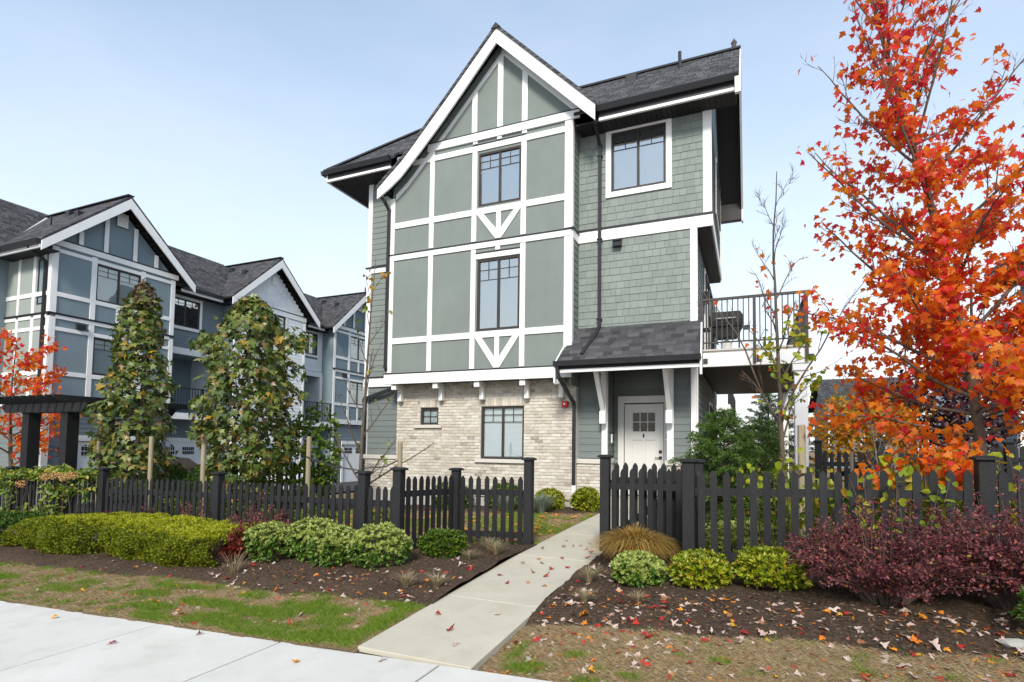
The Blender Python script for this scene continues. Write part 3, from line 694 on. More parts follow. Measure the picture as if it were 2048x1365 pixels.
hp = MB(); slope(hp, [(XL, BY, EZ), (XL, EY, EZ), (hx, RY, RZ)]); hp.build('hip_slope', 'roof_y', RF)
MB().poly([(RY - .16, RZ - .10), (RY, RZ + .06), (RY + .16, RZ - .10)], 'x', hx, XR + .02).build('ridge_cap', 'roof_tab', RF)
hc = MB(); hc.bar((XL, EY, EZ + .02), (hx, RY, RZ + .02), .2, .04); hc.build('hip_cap', 'roof_tab', RF)
for a, b in ((XL, -8.55), (-3.02, XR)):
    gm = MB(); gm.poly([(EY - .13, EZ - .03), (EY - .11, EZ + .0), (EY + .0, EZ + .0), (EY + .0, EZ - .14), (EY - .08, EZ - .14)], 'x', a, b); gm.build('gutter', 'black_metal', RF)
    MB().box(a + .02, b - .01, EY + .005, EY + .035, EZ - .25, EZ - .02).build('fascia', 'black_metal', RF)
    MB().box(a + .02, b - .01, EY + .002, EY + .06, EZ - .31, EZ - .25).build('fascia_trim', 'white_trim', RF)
MB().poly([(XL - .0, EZ - .03), (XL - .12, EZ - .03), (XL - .09, EZ - .14), (XL, EZ - .14)], 'y', EY - .1, BY).build('gutter', 'black_metal', RF)
MB().box(XL + .0, XL + .05, EY, BY, EZ - .31, EZ - .10).build('fascia_trim', 'white_trim', RF)
def boards(x0, x1, y0, y1, z, along, name, par, th=.02, w=.11):
    m = MB(); a = x0 if along == 'y' else y0; e = x1 if along == 'y' else y1
    while a < e - .01:
        b = min(a + w - .008, e)
        m.box(*((a, b, y0, y1) if along == 'y' else (x0, x1, a, b)), z, z + th); a += w
    m.box(x0, x1, y0, y1, z + th + .001, z + th + .01)
    return m.build(name, 'soffit_black', par)
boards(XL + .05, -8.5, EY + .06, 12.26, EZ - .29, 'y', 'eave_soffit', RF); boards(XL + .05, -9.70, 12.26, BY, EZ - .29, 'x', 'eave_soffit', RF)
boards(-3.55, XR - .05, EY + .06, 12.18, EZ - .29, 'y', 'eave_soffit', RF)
for (y0, z0), (y1, z1) in (((EY, EZ), (RY, RZ)), ((RY, RZ), (BY, BZ))):
    MB().bar((XR + .0, y0, z0 - .17), (XR + .0, y1, z1 - .17), .05, .24, (0, 0, 1)).build('rake_board', 'white_trim', RF)
    MB().add([(-.72, y0, z0 - .10), (XR - .03, y0, z0 - .10), (XR - .03, y1, z1 - .10), (-.72, y1, z1 - .10), (-.72, y0, z0 - .13), (XR - .03, y0, z0 - .13), (XR - .03, y1, z1 - .13), (-.72, y1, z1 - .13)], BOXF).build('rake_soffit', 'soffit_black', RF)
MB().poly([(12.2, 9.1), (EY + 2.16, RZ - .12), (16.4, 8.5), (16.4, 9.1 - .9)], 'x', -.74, -.705).build('gable_side', 'slate_stucco', RF)
MB().box(-.20, -.09, EY - .10, EY - .02, EZ - .42, EZ + .0).build('rake_return', 'white_trim', RF)
MB().box(-.75, XR, BY - .05, BY + .15, BZ - .55, BZ - .05).build('rear_eave', 'black_metal', RF); MB().box(-.14, -.10, BY - .06, BY + .16, BZ - .6, BZ - .1).build('rake_return', 'white_trim', RF)
vb = MB(); vb.box(-2.75, -2.45, 13.2, 13.5, 10.5, 10.86); vb.build('roof_vent', 'black_metal', RF, bev=.03)
MB().tube([(-1.45, 13.3, 10.6), (-1.45, 13.3, 11.15)], [.04, .04], 8).build('vent_pipe', 'black_metal', RF)
MB().tube([(-.25, RY, RZ), (-.25, RY, RZ + .1), (-.25, RY, RZ + .16), (-.25, RY, RZ + .26)], [.05, .055, .07, .005], 8).build('ridge_finial', 'roof_tab', RF)
# --- porch: siding, posts, roof, brackets, door
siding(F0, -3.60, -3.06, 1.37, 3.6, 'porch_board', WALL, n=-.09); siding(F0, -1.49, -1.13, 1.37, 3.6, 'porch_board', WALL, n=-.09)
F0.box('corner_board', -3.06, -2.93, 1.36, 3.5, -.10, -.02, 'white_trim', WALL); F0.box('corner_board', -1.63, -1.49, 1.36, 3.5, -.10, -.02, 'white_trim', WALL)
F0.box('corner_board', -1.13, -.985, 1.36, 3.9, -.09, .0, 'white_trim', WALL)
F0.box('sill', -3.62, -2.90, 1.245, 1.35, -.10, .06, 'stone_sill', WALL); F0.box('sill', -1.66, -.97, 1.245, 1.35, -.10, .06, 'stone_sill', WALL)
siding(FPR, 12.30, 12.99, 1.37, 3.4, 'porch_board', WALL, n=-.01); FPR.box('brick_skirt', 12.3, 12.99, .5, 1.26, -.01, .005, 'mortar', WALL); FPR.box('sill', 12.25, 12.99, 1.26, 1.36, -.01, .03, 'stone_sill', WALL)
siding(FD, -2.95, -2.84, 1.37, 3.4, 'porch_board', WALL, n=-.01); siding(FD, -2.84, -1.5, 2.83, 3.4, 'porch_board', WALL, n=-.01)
FPR.box('light_switch', 12.62, 12.70, 1.72, 1.92, .01, .04, 'white_plastic', WALL)
MB().box(-3.0, -1.45, 12.08, 13.0, -.1, .50).build('porch_step', 'concrete_walk', H, bev=.012)
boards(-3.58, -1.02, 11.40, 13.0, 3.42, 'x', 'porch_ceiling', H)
pl = MB().tube([(-2.22, 12.62, 3.40), (-2.22, 12.62, 3.42)], [.055, .055], 16).build('ceiling_lamp', 'white_plastic', H)
MB().add([(-2.22 + .042 * math.cos(t * .3927), 12.62 + .042 * math.sin(t * .3927), 3.399) for t in range(16)], [tuple(range(16))]).build('lamp_lens', 'lamp_glow', pl)
PR = MB().add([(-3.80, 11.22, 3.44), (-.84, 11.22, 3.44), (-.90, 12.24, 4.36), (-3.62, 12.24, 4.36), (-3.80, 11.22, 3.38), (-.84, 11.22, 3.38), (-.90, 12.24, 4.30), (-3.62, 12.24, 4.30)], BOXF).build('porch_roof', 'soffit_black', H)
R_ = random.Random(4)
sl_ = math.atan2(.92, 1.02); Ls = math.hypot(.92, 1.02); nr = 10
for i in range(nr):
    s0 = i * Ls / nr; t0 = s0 / Ls; xl = -3.80 + .18 * t0; xr = -.84 - .06 * t0; x = xl - R_.uniform(0, .15)
    while x < xr:
        w = R_.choice((.12, .16, .2, .26, .33)); a, b = max(x, xl), min(x + w, xr)
        if b - a > .02:
            th = R_.choice((.010, .016, .019)); L = Ls / nr + .03
            o = mk('roof_shingle', cbox(round(b - a, 2), L, th, 'roof_tab', .002), PR)
            sm = s0 + L / 2 - .02
            o.location = ((a + b) / 2, 11.22 + sm * math.cos(sl_) - .012 * math.sin(sl_), 3.44 + sm * math.sin(sl_) + .014)
            o.rotation_euler = (sl_ - .015, 0, 0); o.scale = ((b - a) / max(round(b - a, 2), .01) * .985, 1, 1)
        x += w
MB().poly([(11.20, 3.46), (11.07, 3.44), (11.09, 3.33), (11.20, 3.33)], 'x', -3.84, -.84).build('gutter', 'black_metal', PR)
MB().box(-3.82, -.86, 11.21, 11.25, 3.27, 3.42).build('fascia', 'soffit_black', PR); MB().box(-3.82, -.86, 11.195, 11.26, 3.20, 3.27).build('fascia_trim', 'white_trim', PR)
for x in (-.84, -3.82):
    MB().bar((x, 11.18, 3.32), (x - (.06 if x > -2 else -.1), 12.12, 4.20), .03, .17).build('rake_board', 'white_trim', PR)
    MB().box(x - .025, x + .015, 11.14, 11.24, 2.98 if x < -2 else 3.05, 3.36).build('rake_return', 'white_trim', PR)
for x in (-2.995, -1.56):
    br = MB(); br.box(x - .06, x + .06, 12.10, 12.24, 2.20, 3.42); br.box(x - .058, x + .058, 11.32, 12.10, 3.28, 3.40)
    br.bar((x, 11.44, 3.27), (x, 12.10, 2.42), .105, .10, (1, 0, 0)); br.box(x - .07, x + .07, 12.02, 12.15, 2.14, 2.42)
    br.build('bracket', 'white_trim', H, bev=.006)
# door
D = MB().box(-2.685, -1.80, 12.955, 12.985, .53, 2.60).build('door', 'door_white', H)
cs = MB(); cs.box(-2.84, -2.70, 12.90, 13.0, .5, 2.80); cs.box(-1.785, -1.64, 12.90, 13.0, .5, 2.80); cs.box(-2.84, -1.64, 12.895, 13.0, 2.66, 2.82); cs.box(-2.70, -1.785, 12.93, 13.0, 2.60, 2.63); cs.build('door_casing', 'door_white', H, bev=.004)
MB().box(-2.70, -1.785, 12.92, 13.0, 2.632, 2.658).build('door_gap', 'bronze_frame', H)
pan = MB()
for a, b, c, d in ((-2.685, -2.50, .53, 2.60), (-1.985, -1.80, .53, 2.60), (-2.50, -1.985, 2.44, 2.60), (-2.50, -1.985, 1.80, 1.99), (-2.50, -1.985, .53, .72), (-2.275, -2.21, .72, 1.80)): pan.box(a, b, 12.935, 12.955, c, d)
pan.build('door_stile', 'door_white', D)
for i in range(3):
    for j in range(2):
        a = -2.49 + i * .172; c = 2.0 + j * .222
        MB().box(a, a + .155, 12.945, 12.953, c, c + .205).build('pane', 'dark_glass', D)
mt = MB()
for i in (1, 2): mt.box(-2.49 + i * .172 - .017, -2.49 + i * .172, 12.930, 12.952, 1.99, 2.44)
mt.box(-2.50, -1.985, 12.928, 12.952, 2.205, 2.222); mt.build('muntin', 'door_white', D)
MB().tube([(-2.243, 12.92, 1.86), (-2.243, 12.915, 1.90), (-2.243, 12.92, 1.94)], [.012, .02, .012], 8).build('door_knocker', 'black_metal', D)
MB().box(-1.90, -1.835, 12.91, 12.935, 1.50, 1.565).build('deadbolt', 'black_metal', D)
MB().box(-1.90, -1.835, 12.91, 12.935, 1.36, 1.425).box(-1.99, -1.86, 12.885, 12.90, 1.385, 1.40).box(-1.875, -1.86, 12.89, 12.915, 1.385, 1.40).build('door_handle', 'black_metal', D)
def text(txt, size, loc, rot, mat, parent, name='lettering', ext=.003):
    c = bpy.data.curves.new('t', 'FONT'); c.body = txt; c.size = size; c.extrude = ext; c.align_x = 'CENTER'
    o = bpy.data.objects.new('t', c); COL.objects.link(o); bpy.context.view_layer.update()
    me = bpy.data.meshes.new_from_object(o.evaluated_get(bpy.context.evaluated_depsgraph_get()))
    bpy.data.objects.remove(o); me.materials.clear(); q = mk(name, me, parent, mat); q.location = loc; q.rotation_euler = rot; return q
MB().box(-1.765, -1.60, 12.888, 12.896, 1.80, 2.0).build('number_plate', 'white_trim', H)
text('36', .13, (-1.70, 12.884, 1.85), (rad(90), 0, 0), 'black_metal', H, 'house_number')
# alarm strobe, downspouts
al = MB(); al.box(-3.95, -3.80, 12.03, 12.11, 2.52, 2.66); al.build('alarm_strobe', 'red_plastic', H, bev=.015)
MB().box(-3.905, -3.865, 12.02, 12.03, 2.57, 2.62).build('alarm_lens', 'white_plastic', H)
def spout(pts, name='downspout', w=.07, d=.055):
    m = MB()
    for p, q in zip(pts, pts[1:]): m.bar(p, q, w, d, (0, 1, 0))
    for p in pts[1:-1]: m.box(p[0] - w * .52, p[0] + w * .52, p[1] - w * .52, p[1] + w * .52, p[2] - w * .52, p[2] + w * .52)
    return m.build(name, 'black_metal', H)
spout([(-3.1, 11.58, 9.05), (-3.1, 11.70, 8.86), (-3.1, 12.13, 8.55), (-3.1, 12.13, 4.36), (-3.12, 11.98, 4.18), (-3.28, 11.34, 3.60)])
spout([(-3.76, 11.13, 3.36), (-3.74, 11.16, 3.12), (-3.66, 12.02, 2.62), (-3.66, 12.06, 2.55), (-3.66, 12.06, .58)])
spout([(-8.68, 11.44, 8.0), (-8.62, 11.5, 7.9), (-8.57, 11.63, 7.72), (-8.57, 11.63, 3.60), (-8.57, 11.75, 3.46)])
spout([(-8.6, 12.14, 3.13), (-9.60, 12.17, 2.86), (-9.62, 12.17, 2.8), (-9.62, 12.17, .8)], w=.09)
for z in (8.3, 6.35, 4.5): MB().box(-3.16, -3.04, 12.09, 12.2, z, z + .025).build('strap', 'black_metal', H)
MB().tube([(-3.66, 12.06, .75), (-3.66, 12.06, .25)], [.06, .06], 10).build('drain_pipe', 'white_plastic', H)
# --- deck on the right
DK = MB().box(-.97, 1.10, 12.46, 19.0, 3.50, 3.70).build('deck', 'white_trim', H)
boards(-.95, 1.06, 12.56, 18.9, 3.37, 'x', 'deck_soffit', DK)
MB().box(-.98, 1.13, 12.42, 12.50, 3.36, 3.66).build('deck_beam', 'white_trim', DK, bev=.006); MB().box(1.06, 1.125, 12.50, 19.0, 3.36, 3.66).build('deck_beam', 'white_trim', DK)
MB().box(-.99, 1.15, 12.40, 19, 3.70, 3.735).build('deck_edge', 'stone_sill', DK)
MB().box(.85, 1.09, 12.47, 12.72, .0, 3.36).build('deck_post', 'white_trim', H, bev=.008); MB().box(.82, 1.12, 12.44, 12.75, -.1, .42).build('post_base', 'white_trim', H); MB().box(.82, 1.12, 12.44, 12.75, 3.22, 3.36).build('post_cap', 'white_trim', H)
MB().box(.85, 1.09, 18.6, 18.85, .0, 3.36).build('deck_post', 'white_trim', H)
RL = MB().box(-.97, 1.12, 12.38, 12.44, 4.78, 4.83).box(1.06, 1.12, 12.44, 19, 4.78, 4.83).box(-.95, 1.10, 12.40, 12.425, 3.86, 3.89).box(1.08, 1.105, 12.44, 19, 3.86, 3.89).build('railing', 'rail_brown', DK)
for x in (-.93, .12, 1.08):
    MB().box(x - .03, x + .03, 12.37, 12.43, 3.40, 4.78).box(x + .035, x + .13, 12.415, 12.418, 3.42, 3.54).build('rail_post', 'rail_brown', DK)
x = -.93 + .105
while x < 1.05:
    if abs(x - .12) > .05: MB().box(x - .011, x + .011, 12.40, 12.422, 3.89, 4.78).build('baluster', 'rail_brown', DK)
    x += .105
y = 12.6
while y < 19:
    MB().box(1.08, 1.102, y - .011, y + .011, 3.89, 4.78).build('baluster', 'rail_brown', DK); y += .105 if y < 15 else .2
# grill on the deck
GR = thing('barbecue_grill', 'black lidded barbecue grill standing on the upper deck', 'grill', (-.45, 13.2, 3.735))
MB().poly([(-.78, 4.32), (-.12, 4.32), (-.10, 4.40), (-.10, 4.56), (-.16, 4.66), (-.74, 4.66), (-.80, 4.56), (-.80, 4.40)], 'y', 12.95, 13.42).build('lid', 'black_metal', GR, bev=.02)
MB().poly([(-.76, 4.31), (-.14, 4.31), (-.24, 4.10), (-.66, 4.10)], 'y', 12.98, 13.40).build('firebox', 'soffit_black', GR)
MB().box(-.98, -.80, 13.0, 13.38, 4.30, 4.33).build('side_shelf', 'black_metal', GR); MB().box(-.10, .04, 13.0, 13.38, 4.30, 4.33).build('side_shelf', 'black_metal', GR)
MB().tube([(-.66, 12.92, 4.5), (-.24, 12.92, 4.5)], [.014, .014], 8).build('handle', 'chrome', GR)
for x in (-.72, -.18):
    for yy in (13.02, 13.36): MB().tube([(x, yy, 4.32), (x * 1.02 - .005, yy, 3.735)], [.016, .016], 6).build('leg', 'black_metal', GR)
MB().tube([(-.45, 13.2, 3.75), (-.45, 13.2, 3.80), (-.45, 13.2, 4.0), (-.45, 13.2, 4.05)], [.10, .13, .13, .05], 10).build('gas_bottle', 'white_plastic', GR)

# ------------------------------------------------------------------ row of townhouses across the driveway
def gable_roof_x(par, yc, hw, za, pitch, xf, xb, mat='roof_x', name='gable_roof'):
    m = MB()
    for s in (-1, 1):
        y1 = yc + s * hw
        slope(m, [(xf, yc, za), (xb, yc, za), (xb, y1, za - pitch * hw), (xf, y1, za - pitch * hw)], .08)
    r = m.build(name, mat, par)
    for s in (-1, 1):
        y1 = yc + s * hw; z1 = za - pitch * hw
        MB().add([(xf - .04, yc, za - .10), (xf - .04, y1, z1 - .10), (xf - .04, y1, z1 - .40), (xf - .04, yc, za - .46), (xf + .01, yc, za - .10), (xf + .01, y1, z1 - .10), (xf + .01, y1, z1 - .40), (xf + .01, yc, za - .46)], BOXF).build('barge_board', 'white_trim', r)
        MB().add([(xf - .06, yc, za - .09), (xf - .06, y1, z1 - .09), (xf - .5, y1, z1 - .09), (xf - .5, yc, za - .09), (xf - .06, yc, za - .12), (xf - .06, y1, z1 - .12), (xf - .5, y1, z1 - .12), (xf - .5, yc, za - .12)], BOXF).build('soffit', 'soffit_black', r)
    MB().bar((xf, yc, za + .02), (xb, yc, za + .02), .22, .03).build('ridge_cap', 'roof_tab', r)
    return r
def railing_y(par, x, y0, y1, z, h=1.0):
    r = MB().box(x - .025, x + .025, y0, y1, z + h - .04, z + h).box(x - .015, x + .015, y0, y1, z + .08, z + .11).build('railing', 'black_metal', par)
    y = y0 + .05
    while y < y1: MB().box(x - .01, x + .01, y - .01, y + .01, z + .11, z + h - .04).build('baluster', 'black_metal', r); y += .12
    for yy in (y0, (y0 + y1) / 2, y1): MB().box(x - .03, x + .03, yy - .03, yy + .03, z - .25, z + h + .01).build('rail_post', 'black_metal', r)
XW = -20.22; FX = Face((XW, 0, 0), (0, 1, 0), (1, 0, 0)); XQ = -20.95; FQ = Face((XQ, 0, 0), (0, 1, 0), (1, 0, 0))
def row_unit(label, y0, y1, yr, style):
    """bay from y0 to y1 with a front gable, recessed part to yr with balcony and garage below"""
    e = thing('row_house', label, 'house', (XW - 3, (y0 + yr) / 2, gz(XW, y0) - .1), 'row houses across the driveway')
    yc = (y0 + y1) / 2; gb = gz(XW, yc) - .3; ww = (yc - .74, yc + .74)
    WA = (*ww, 6.36, 7.62); WBb = (*ww, 3.85, 5.10)
    core = MB(); core.box(XW - 7, XW - .10, y0 + .02, y1 - .02, gb, 7.9); core.box(XW - 7, XQ - .06, y1 - .02, yr, 5.2, 7.9); core.box(XW - 7, XQ - .06, y1 - .02, yr, gb, 2.7); core.box(XW - 7, XQ - 1.8, y1 - .02, yr, 2.7, 5.2)
    core.poly([(y0, 7.88), (y1, 7.88), (yc, 7.88 + .93 * (y1 - y0) / 2)], 'x', XW - 3, XW - .04)
    c = core.build('wall_core', 'slate_stucco', e)
    T = lambda u0, u1, z0, z1, n1=.03, nm='timber': FX.box(nm, u0, u1, z0, z1, 0, n1, 'white_trim', w)
    if style == 'timber':
        w = holewall(FX, y0, y1, 2.9, 7.9, [WA, WBb], -.10, 0, 'bay_wall', 'slate_stucco', e)
        hts = [2.95, 3.85, 5.24, 5.60, 6.38, 7.62]
        for u in (y0 + .08, ww[0] - .075, ww[1] + .075, y1 - .08):
            T(u - .08, u + .08, 2.92, 5.55); T(u - .08, u + .08, 5.68, 7.80)
        for z0, z1, n in ((3.70, 3.84, .028), (5.12, 5.24, .028), (5.50, 5.62, .034), (6.22, 6.36, .028), (7.63, 7.75, .029)): T(y0 + .16, y1 - .16, z0, z1, n)
        T((ww[0] + ww[1]) / 2 - .06, (ww[0] + ww[1]) / 2 + .06, 2.92, 3.70, .026); T((ww[0] + ww[1]) / 2 - .06, (ww[0] + ww[1]) / 2 + .06, 5.68, 6.22, .026)
        FX.box('flashing', y0 - .03, y1 + .03, 5.63, 5.68, 0, .06, 'black_metal', w, 0)
        T(y0 - .1, y1 + .1, 7.84, 8.03, .055, 'band_board'); FX.box('flashing', y0, y1, 8.03, 8.07, 0, .065, 'black_metal', w, 0)
        for k in (-.62, -.24, .24, .62):
            u = yc + k * (y1 - y0) / 2; zt = 7.88 + .93 * ((y1 - y0) / 2 - abs(u - yc)) - .05
            T(u - .07, u + .07, 8.07, zt)
        T(y0 - .03, y1 + .03, 2.72, 2.95, .06, 'band_board')
        FX.box('gable_vent', yc - .18, yc + .18, 9.15, 9.62, 0, .05, 'white_trim', w)
        for i in range(6): FX.box('louvre', yc - .14, yc + .14, 9.20 + i * .065, 9.235 + i * .065, .05, .06, 'stone_sill', w, 0)
        siding(FX, y0 + .16, y1 - .1, gb + .2, 2.70, 'slate_board', w, [(y0 + 1.1, y1 - .3, gb, 1.62)], n=-.06)
        T(y0 - .0, y0 + .16, gb + .2, 2.72); v = MB().box(XW, XW + .12, y0 + .75, y0 + 1.0, 5.28, 5.44).build('exhaust_vent', 'black_metal', e)
    else:
        w = holewall(FX, y0, y1, gb, 7.9, [WA, WBb, (y0 + .7, y1 - .3, gb, 1.62)], -.10, 0, 'bay_wall', 'white_board', e)
        siding(FX, y0 + .12, y1 - .12, 2.72, 7.6, 'white_board', w, [(ww[0] - .12, ww[1] + .12, 6.24, 7.75), (ww[0] - .12, ww[1] + .12, 3.73, 5.22)], n=0)
        for u in (y0 + .06, y1 - .06): T(u - .06, u + .06, gb + .2, 7.6)
        T(y0, y1, 7.62, 7.85, .05, 'band_board'); T(y0, y1, 5.38, 5.54, .03, 'band_board'); FX.box('flashing', y0, y1, 7.85, 7.89, 0, .06, 'black_metal', w, 0)
        casing(FX, *WA, .11, w, 0, .035); casing(FX, *WBb, .11, w, 0, .035)
        z = 7.9; R = random.Random(9)
        while z < 9.7:
            hw = max(0, (7.88 + .93 * (y1 - y0) / 2 - z - .16) / .93); u = yc - hw
            while u < yc + hw - .05:
                q = min(u + R.uniform(.16, .32), yc + hw); FX.box('shingle', u + .004, q - .004, z, z + .165, 0, .016, 'white_shingle', w, 0); u = q
            z += .16
        FX.box('gable_vent', yc - .17, yc + .17, 8.95, 9.35, 0, .05, 'white_trim', w)
    window(FX, *WA, e, n=-.075, inside='blind'); window(FX, *WBb, e, n=-.075, inside='blind')
    # garage door of the bay
    gd = MB().box(XW - .08, XW - .02, y0 + .95, y1 - .4, gb + .2, 1.62).build('garage_door', 'white_board', e)
    def glights(yy0, yy1, x, zt):
        n = 3; wdt = (yy1 - yy0) / n
        for i in range(n):
            a = yy0 + i * wdt + .16; b = yy0 + (i + 1) * wdt - .16
            for j in range(6):
                for q in range(2):
                    aa = a + (b - a) * j / 6; MB().box(x, x + .01, aa + .012, aa + (b - a) / 6 - .012, zt - .32 + q * .16, zt - .19 + q * .16).build('pane', 'dark_glass', gd)
    glights(y0 + .95, y1 - .4, XW - .02, 1.46)
    FX.box('garage_casing', y0 + .8, y1 - .25, 1.62, 1.80, 0, .05, 'white_trim', e); FX.box('garage_casing', y0 + .8, y0 + .95, gb + .2, 1.62, 0, .05, 'white_trim', e)
    lp = MB().box(XW, XW + .10, y0 + .42, y0 + .60, 1.30, 1.42).build('wall_lamp', 'black_metal', e); MB().box(XW + .02, XW + .10, y0 + .45, y0 + .57, 1.12, 1.30).build('lamp_glass', 'white_plastic', lp)
    # recess
    bm_ = 'slate_board' if style == 'timber' else 'white_board'
    WC = (y1 + .35, min(yr - .45, y1 + 1.6), 6.28, 7.40)
    siding(FQ, y1, yr, 5.45, 7.7, bm_, c, [(WC[0] - .12, WC[1] + .12, WC[2] - .12, WC[3] + .12)], n=-.05)
    window(FQ, *WC, e, n=-.04, inside='dark'); casing(FQ, *WC, .12, c, -.03, .03)
    FQ.box('band_board', y1, yr, 5.16, 5.42, -.05, .02, 'white_trim', c)
    siding(Face((XQ - 1.8, 0, 0), (0, 1, 0), (1, 0, 0)), y1, yr, 2.75, 5.2, 'white_board', c)
    MB().box(XQ - 1.76, XQ - 1.70, y1 + .1, y1 + 1.0, 2.8, 4.9).build('balcony_door', 'dark_glass', e)
    siding(Face((0, yr - .10, 0), (1, 0, 0), (0, -1, 0)), XQ - 1.75, XQ - .05, 2.75, 5.2, 'white_board', c)
    bs = MB().box(XQ - 1.8, XQ + .75, y1 + .01, yr, 2.52, 2.76).build('balcony_floor', 'white_trim', e)
    railing_y(bs, XQ + .68, y1 + .06, yr - .03, 2.76)
    MB().box(XQ - .12, XQ + .06, yr - .2, yr - .02, 2.76, 5.2).build('balcony_post', 'white_trim', e)
    siding(FQ, y1, yr, 1.8, 2.5, bm_, c, n=-.05); FQ.box('garage_casing', y1, yr, 1.62, 1.80, -.05, .02, 'white_trim', e)
    gd = MB().box(XQ - .06, XQ - .01, y1 + .12, yr - .12, gb, 1.62).build('garage_door', 'white_board', e); glights(y1 + .12, yr - .12, XQ - .01, 1.46)
    # roofs
    r = gable_roof_x(e, yc, (y1 - y0) / 2 + .52, 10.20, .93, -19.78, -27.5)
    rr = MB(); slope(rr, [(XQ + .5, y1 - 1.4, 7.80), (XQ + .5, yr + 1.5, 7.80), (XQ - 2.0, yr + 1.5, 10.1), (XQ - 2.0, y1 - 1.4, 10.1)], .08); slope(rr, [(XQ - 2.0, y1 - 1.4, 10.1), (XQ - 2.0, yr + 1.5, 10.1), (XQ - 5, yr + 1.5, 7.6), (XQ - 5, y1 - 1.4, 7.6)], .08)
    rr.build('main_roof', 'roof_y', e)
    MB().box(XQ + .46, XQ + .58, y1 + .45, yr - .45, 7.66, 7.80).build('gutter', 'black_metal', e); MB().box(XQ + .44, XQ + .50, y1 + .45, yr - .45, 7.56, 7.66).build('fascia_trim', 'white_trim', e)
    MB().box(XQ - .05, XQ + .44, y1, yr, 7.57, 7.60).build('eave_soffit', 'soffit_black', e)
    k = random.Random(int(y0))
    for i in range(2): MB().box(-21.2 - i * 1.3, -21.0 - i * 1.3, yc - 1.0 + .4 * i, yc - .75 + .4 * i, 9.0 + .4 * i, 9.56 + .37 * i - .05).build('roof_vent', 'black_metal', r, bev=.02)
    MB().tube([(-21.8, yc - 1.35, 8.7), (-21.8, yc - 1.35, 9.25)], [.035, .035], 6).build('vent_pipe', 'black_metal', r)
    return e, c
EA, CA = row_unit('slate blue row house with half timbered gable and corner facing the pergola', 10.0, 14.05, 16.8, 'timber')
EB, CB = row_unit('white sided row house with shingled gable next to the slate one', 16.8, 20.85, 22.9, 'white')
EC, CC = row_unit('half timbered row house farthest down the driveway beside the white one', 22.9, 27.0, 29.5, 'timber')
# the corner's own left face, and the part of the building left of it
FL = Face((0, 10.0, 0), (1, 0, 0), (0, -1, 0))
wl = holewall(FL, -22.7, XW - .002, 2.9, 7.9, [(-20.98, -20.62, 5.95, 7.45)], -.1, 0, 'side_wall', 'sage_light', EA)
for u0, u1 in ((XW - .14, XW + .028), (-21.20, -21.05), (-22.05, -21.93), (-20.60, -20.50)):
    FL.box('timber', u0, u1, 2.92, 5.55, 0, .03, 'white_trim', wl); FL.box('timber', u0, u1, 5.68, 7.8, 0, .03, 'white_trim', wl)
for z0, z1 in ((3.70, 3.84), (5.12, 5.24), (5.50, 5.62), (6.22, 6.36)):
    for a, b in ((-22.7, -22.06), (-21.92, -21.21), (-21.04, -20.61), (-20.49, XW - .145)): FL.box('timber', a, b, z0, z1, 0, .028, 'white_trim', wl)
FL.box('flashing', -22.7, XW + .06, 5.63, 5.68, 0, .06, 'black_metal', wl, 0); FL.box('band_board', -22.7, XW + .05, 2.72, 2.95, 0, .05, 'white_trim', wl)
window(FL, -20.98, -20.62, 5.95, 7.45, EA, n=-.075, inside='dark', sashes=1)
siding(FL, -22.7, XW - .15, -.8, 2.72, 'sage_board', wl, n=-.03); FL.box('corner_board', XW - .15, XW + .03, -.8, 2.72, -.03, .03, 'white_trim', wl)
MB().box(-22.6, XW - .12, 10.1, 10.2, -.8, 7.9).build('side_core', 'slate_stucco', EA)
MB().box(-30, -22.7, 4.0, 20, -.8, 7.8).build('rear_wing', 'slate_stucco', EA)
rw = MB(); slope(rw, [(-22.2, 3.5, 7.75), (-22.2, 18, 7.75), (-25, 18, 10.4), (-25, 3.5, 10.4)], .08); rw.build('wing_roof', 'roof_y', EA)
MB().bar((-22.3, 9.6, 7.85), (-24.7, 12.0, 10.16), .14, .03).build('valley_flashing', 'metal_flash', EA)
MB().box(-22.5, -19.85, 9.36, 9.48, 7.62, 7.78).build('gutter', 'black_metal', EA); MB().box(-22.5, -19.85, 9.46, 9.52, 7.52, 7.62).build('fascia_trim', 'white_trim', EA); MB().box(-22.5, -19.85, 9.5, 10.0, 7.54, 7.57).build('eave_soffit', 'soffit_black', EA)
m = MB()
for p, q in (((-20.45, 9.45, 7.6), (-20.45, 9.7, 7.45)), ((-20.45, 9.7, 7.45), (-20.45, 9.93, 7.3)), ((-20.45, 9.93, 7.3), (-20.45, 9.93, 0))): m.bar(p, q, .08, .06, (0, 1, 0))
m.build('downspout', 'black_metal', EA)

